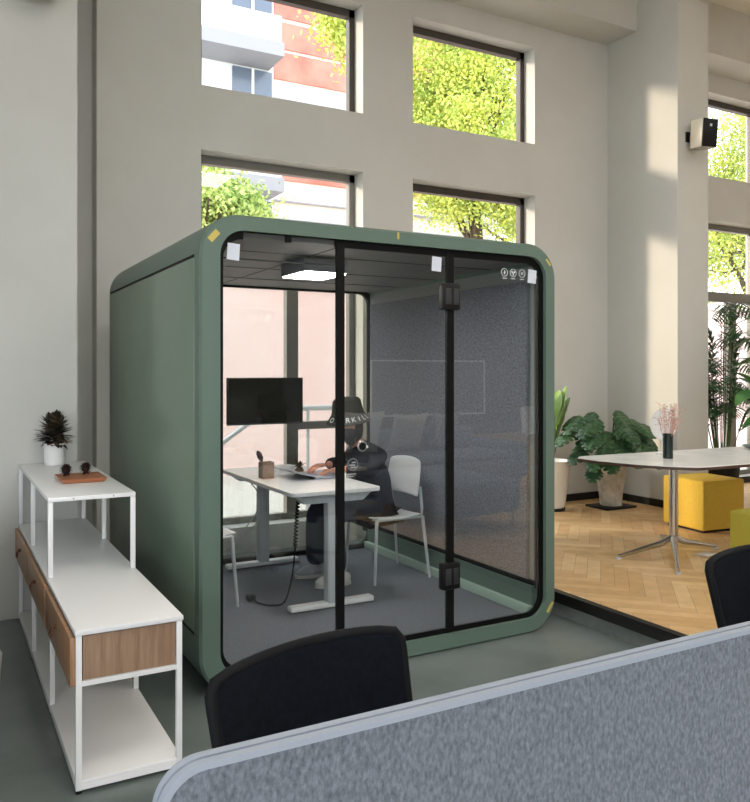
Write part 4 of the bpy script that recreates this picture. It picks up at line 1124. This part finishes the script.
# red banded building and pale apartment block
rb = thing('banded_building', 'red and cream banded stone building seen through the upper left windows', 'building', (16, 32, -.1))
YB_ = 32.0; XR0 = 12.75; XR1 = 24.5
MB().box(XR0, XR1, YB_, YB_ + 12, -.1, 27).build('walls', M['cream'], rb, smooth=False)
m = MB(); z = 4.0
bands = [(9.85, 10.9), (14.2, 15.4), (15.55, 16.7), (16.9, 18.2), (18.4, 20), (20.2, 22), (22.2, 24)]
for a, b in bands: m.box(XR0 - .05, XR1 + .05, YB_ - .08, YB_ + .2, a, b)
m.build('red_bands', M['redst'], rb, smooth=False)
m = MB()
for z in (8.1, 8.9, 12.6, 13.3, 12.0): m.box(XR0 - .06, XR1, YB_ - .12, YB_, z, z + .07)
m.build('ledges', M['facgrey'], rb, smooth=False)
ab_ = thing('apartment_block', 'white apartment block with glass balconies seen through the upper left windows', 'building', (6, 30, -.1))
MB().box(-6, 12.3, 31, 44, -.1, 27).build('walls', M['facwhite'], ab_, smooth=False)
for z in (8.7, 14.1, 19.5):
    sl = MB().box(2.5, 12.1, 29.3, 31, z, z + .55).build('balcony_slab', M['facgrey'], ab_, smooth=False)
    MB().box(2.6, 12.0, 29.35, 29.42, z + .5, z + 1.6).build('balcony_glass', M['facwhite'], sl, smooth=False)
    for x in (3.2, 6.6, 10.5):
        w = MB().box(x, x + 1.7, 30.9, 31.05, z - 3.1, z - .1).build('window', M['facglass'], ab_, smooth=False)
        MB().box(x + .8, x + .9, 30.86, 30.92, z - 3.1, z - .1).build('window_bar', M['facwhite'], w, smooth=False)
# trees
def tree(x, y, zc, r, mt, label, nleaf=5200, seed=1, rz=None):
    rnd = random.Random(seed); rz = rz or r
    t = thing('street_tree', label, 'tree', (x, y, -.1), 'trees outside the windows')
    m = MB(); m.tube([(x, y, -.1), (x + .2, y, zc * .5), (x, y, zc)], [.28, .2, .1], 8)
    tips = []
    for k in range(40):
        d = Vector((rnd.gauss(0, 1), rnd.gauss(0, 1), rnd.gauss(.1, .8))).normalized(); e = Vector((x, y, zc)) + Vector((d.x * r, d.y * r, d.z * rz)) * rnd.uniform(.35, .85)
        s0 = Vector((x, y, zc - rz * .7 + rnd.uniform(0, rz))); m.tube([s0, (s0 + e) / 2 + Vector((0, 0, -.2)), e], [.08, .05, .02], 5); tips.append((e, rnd.uniform(.28, .5) * r))
    m.build('trunk', M['bark'], t)
    m = MB()
    for i in range(nleaf):
        c, rr = tips[rnd.randrange(len(tips))]; d = Vector((rnd.gauss(0, 1), rnd.gauss(0, 1), rnd.gauss(0, .8))) * .5
        p = c + d * rr; a = Vector((rnd.gauss(0, 1), rnd.gauss(0, 1), rnd.gauss(0, 1))).normalized(); b = a.cross(Vector((rnd.gauss(0, 1), rnd.gauss(0, 1), 1))).normalized(); s = rnd.uniform(.045, .085)
        m.bm.faces.new([m.bm.verts.new(q) for q in (p - a * s, p + b * s * .55, p + a * s, p - b * s * .55)])
    m.build('crown', M[mt], t, smooth=False)
tree(8.75, 16, 9.8, 1.45, 'treeA', 'yellow tree crown at the right side of the upper left window', 15000, 1, 2.0)
tree(5.7, 19, 5.5, 1.5, 'treeB', 'small green tree below the white apartment block', 15000, 2)
tree(14.6, 20, 8.7, 2.6, 'treeA', 'tall yellow-green tree filling the centre windows', 60000, 3, 5.2)
tree(21.4, 26, 9.6, 3.4, 'treeB', 'green tree further back at the right of the centre windows', 36000, 4, 5.0)
tree(26.6, 19, 7.4, 3.6, 'treeA', 'bright tree seen through the windows right of the speaker', 46000, 6, 5.0)

# ------------------------------------------------------------------ light
w = bpy.data.worlds.new('sky'); sc.world = w; w.use_nodes = True
nt = w.node_tree; bg = nt.nodes['Background']
sky = nt.nodes.new('ShaderNodeTexSky'); sky.sky_type = 'HOSEK_WILKIE'; sky.turbidity = 6; sky.ground_albedo = .4
sky.sun_direction = Vector((-.85, .45, .45)).normalized()
mx = nt.nodes.new('ShaderNodeMix'); mx.data_type = 'RGBA'; mx.inputs['Factor'].default_value = .8
mx.inputs['B'].default_value = (.92, .96, 1.0, 1)
nt.links.new(sky.outputs[0], mx.inputs['A']); nt.links.new(mx.outputs['Result'], bg.inputs['Color'])
bg.inputs['Strength'].default_value = 4.3
sl = bpy.data.lights.new('sun', 'SUN'); sl.energy = 3.0; sl.angle = math.radians(5); sl.color = (1, .80, .60)
so_ = bpy.data.objects.new('sun', sl); COL.objects.link(so_)
so_.rotation_euler = Vector((.97, -.54, -.24)).to_track_quat('-Z', 'Y').to_euler(); so_.location = (-20, 20, 12)

# ------------------------------------------------------------------ camera
cam = bpy.data.cameras.new('camera'); co = bpy.data.objects.new('camera', cam); COL.objects.link(co)
cam.sensor_fit = 'HORIZONTAL'; cam.sensor_width = 36; cam.lens = 789 / 750 * 36
cam.shift_y = -30 / 750
co.location = (0, 0, 1.55); co.rotation_euler = (PI / 2, 0, -math.atan(437 / 789))
cam.clip_start = .05; cam.clip_end = 300
sc.camera = co
sc.view_settings.view_transform = 'Standard'; sc.view_settings.look = 'None'; sc.view_settings.gamma = 1
sc.view_settings.exposure = .27; sc.view_settings.use_curve_mapping = False
sc.cycles.use_denoising = True
sc.cycles.max_bounces = 10; sc.cycles.diffuse_bounces = 5; sc.cycles.transparent_max_bounces = 24
sc.cycles.sample_clamp_indirect = 6
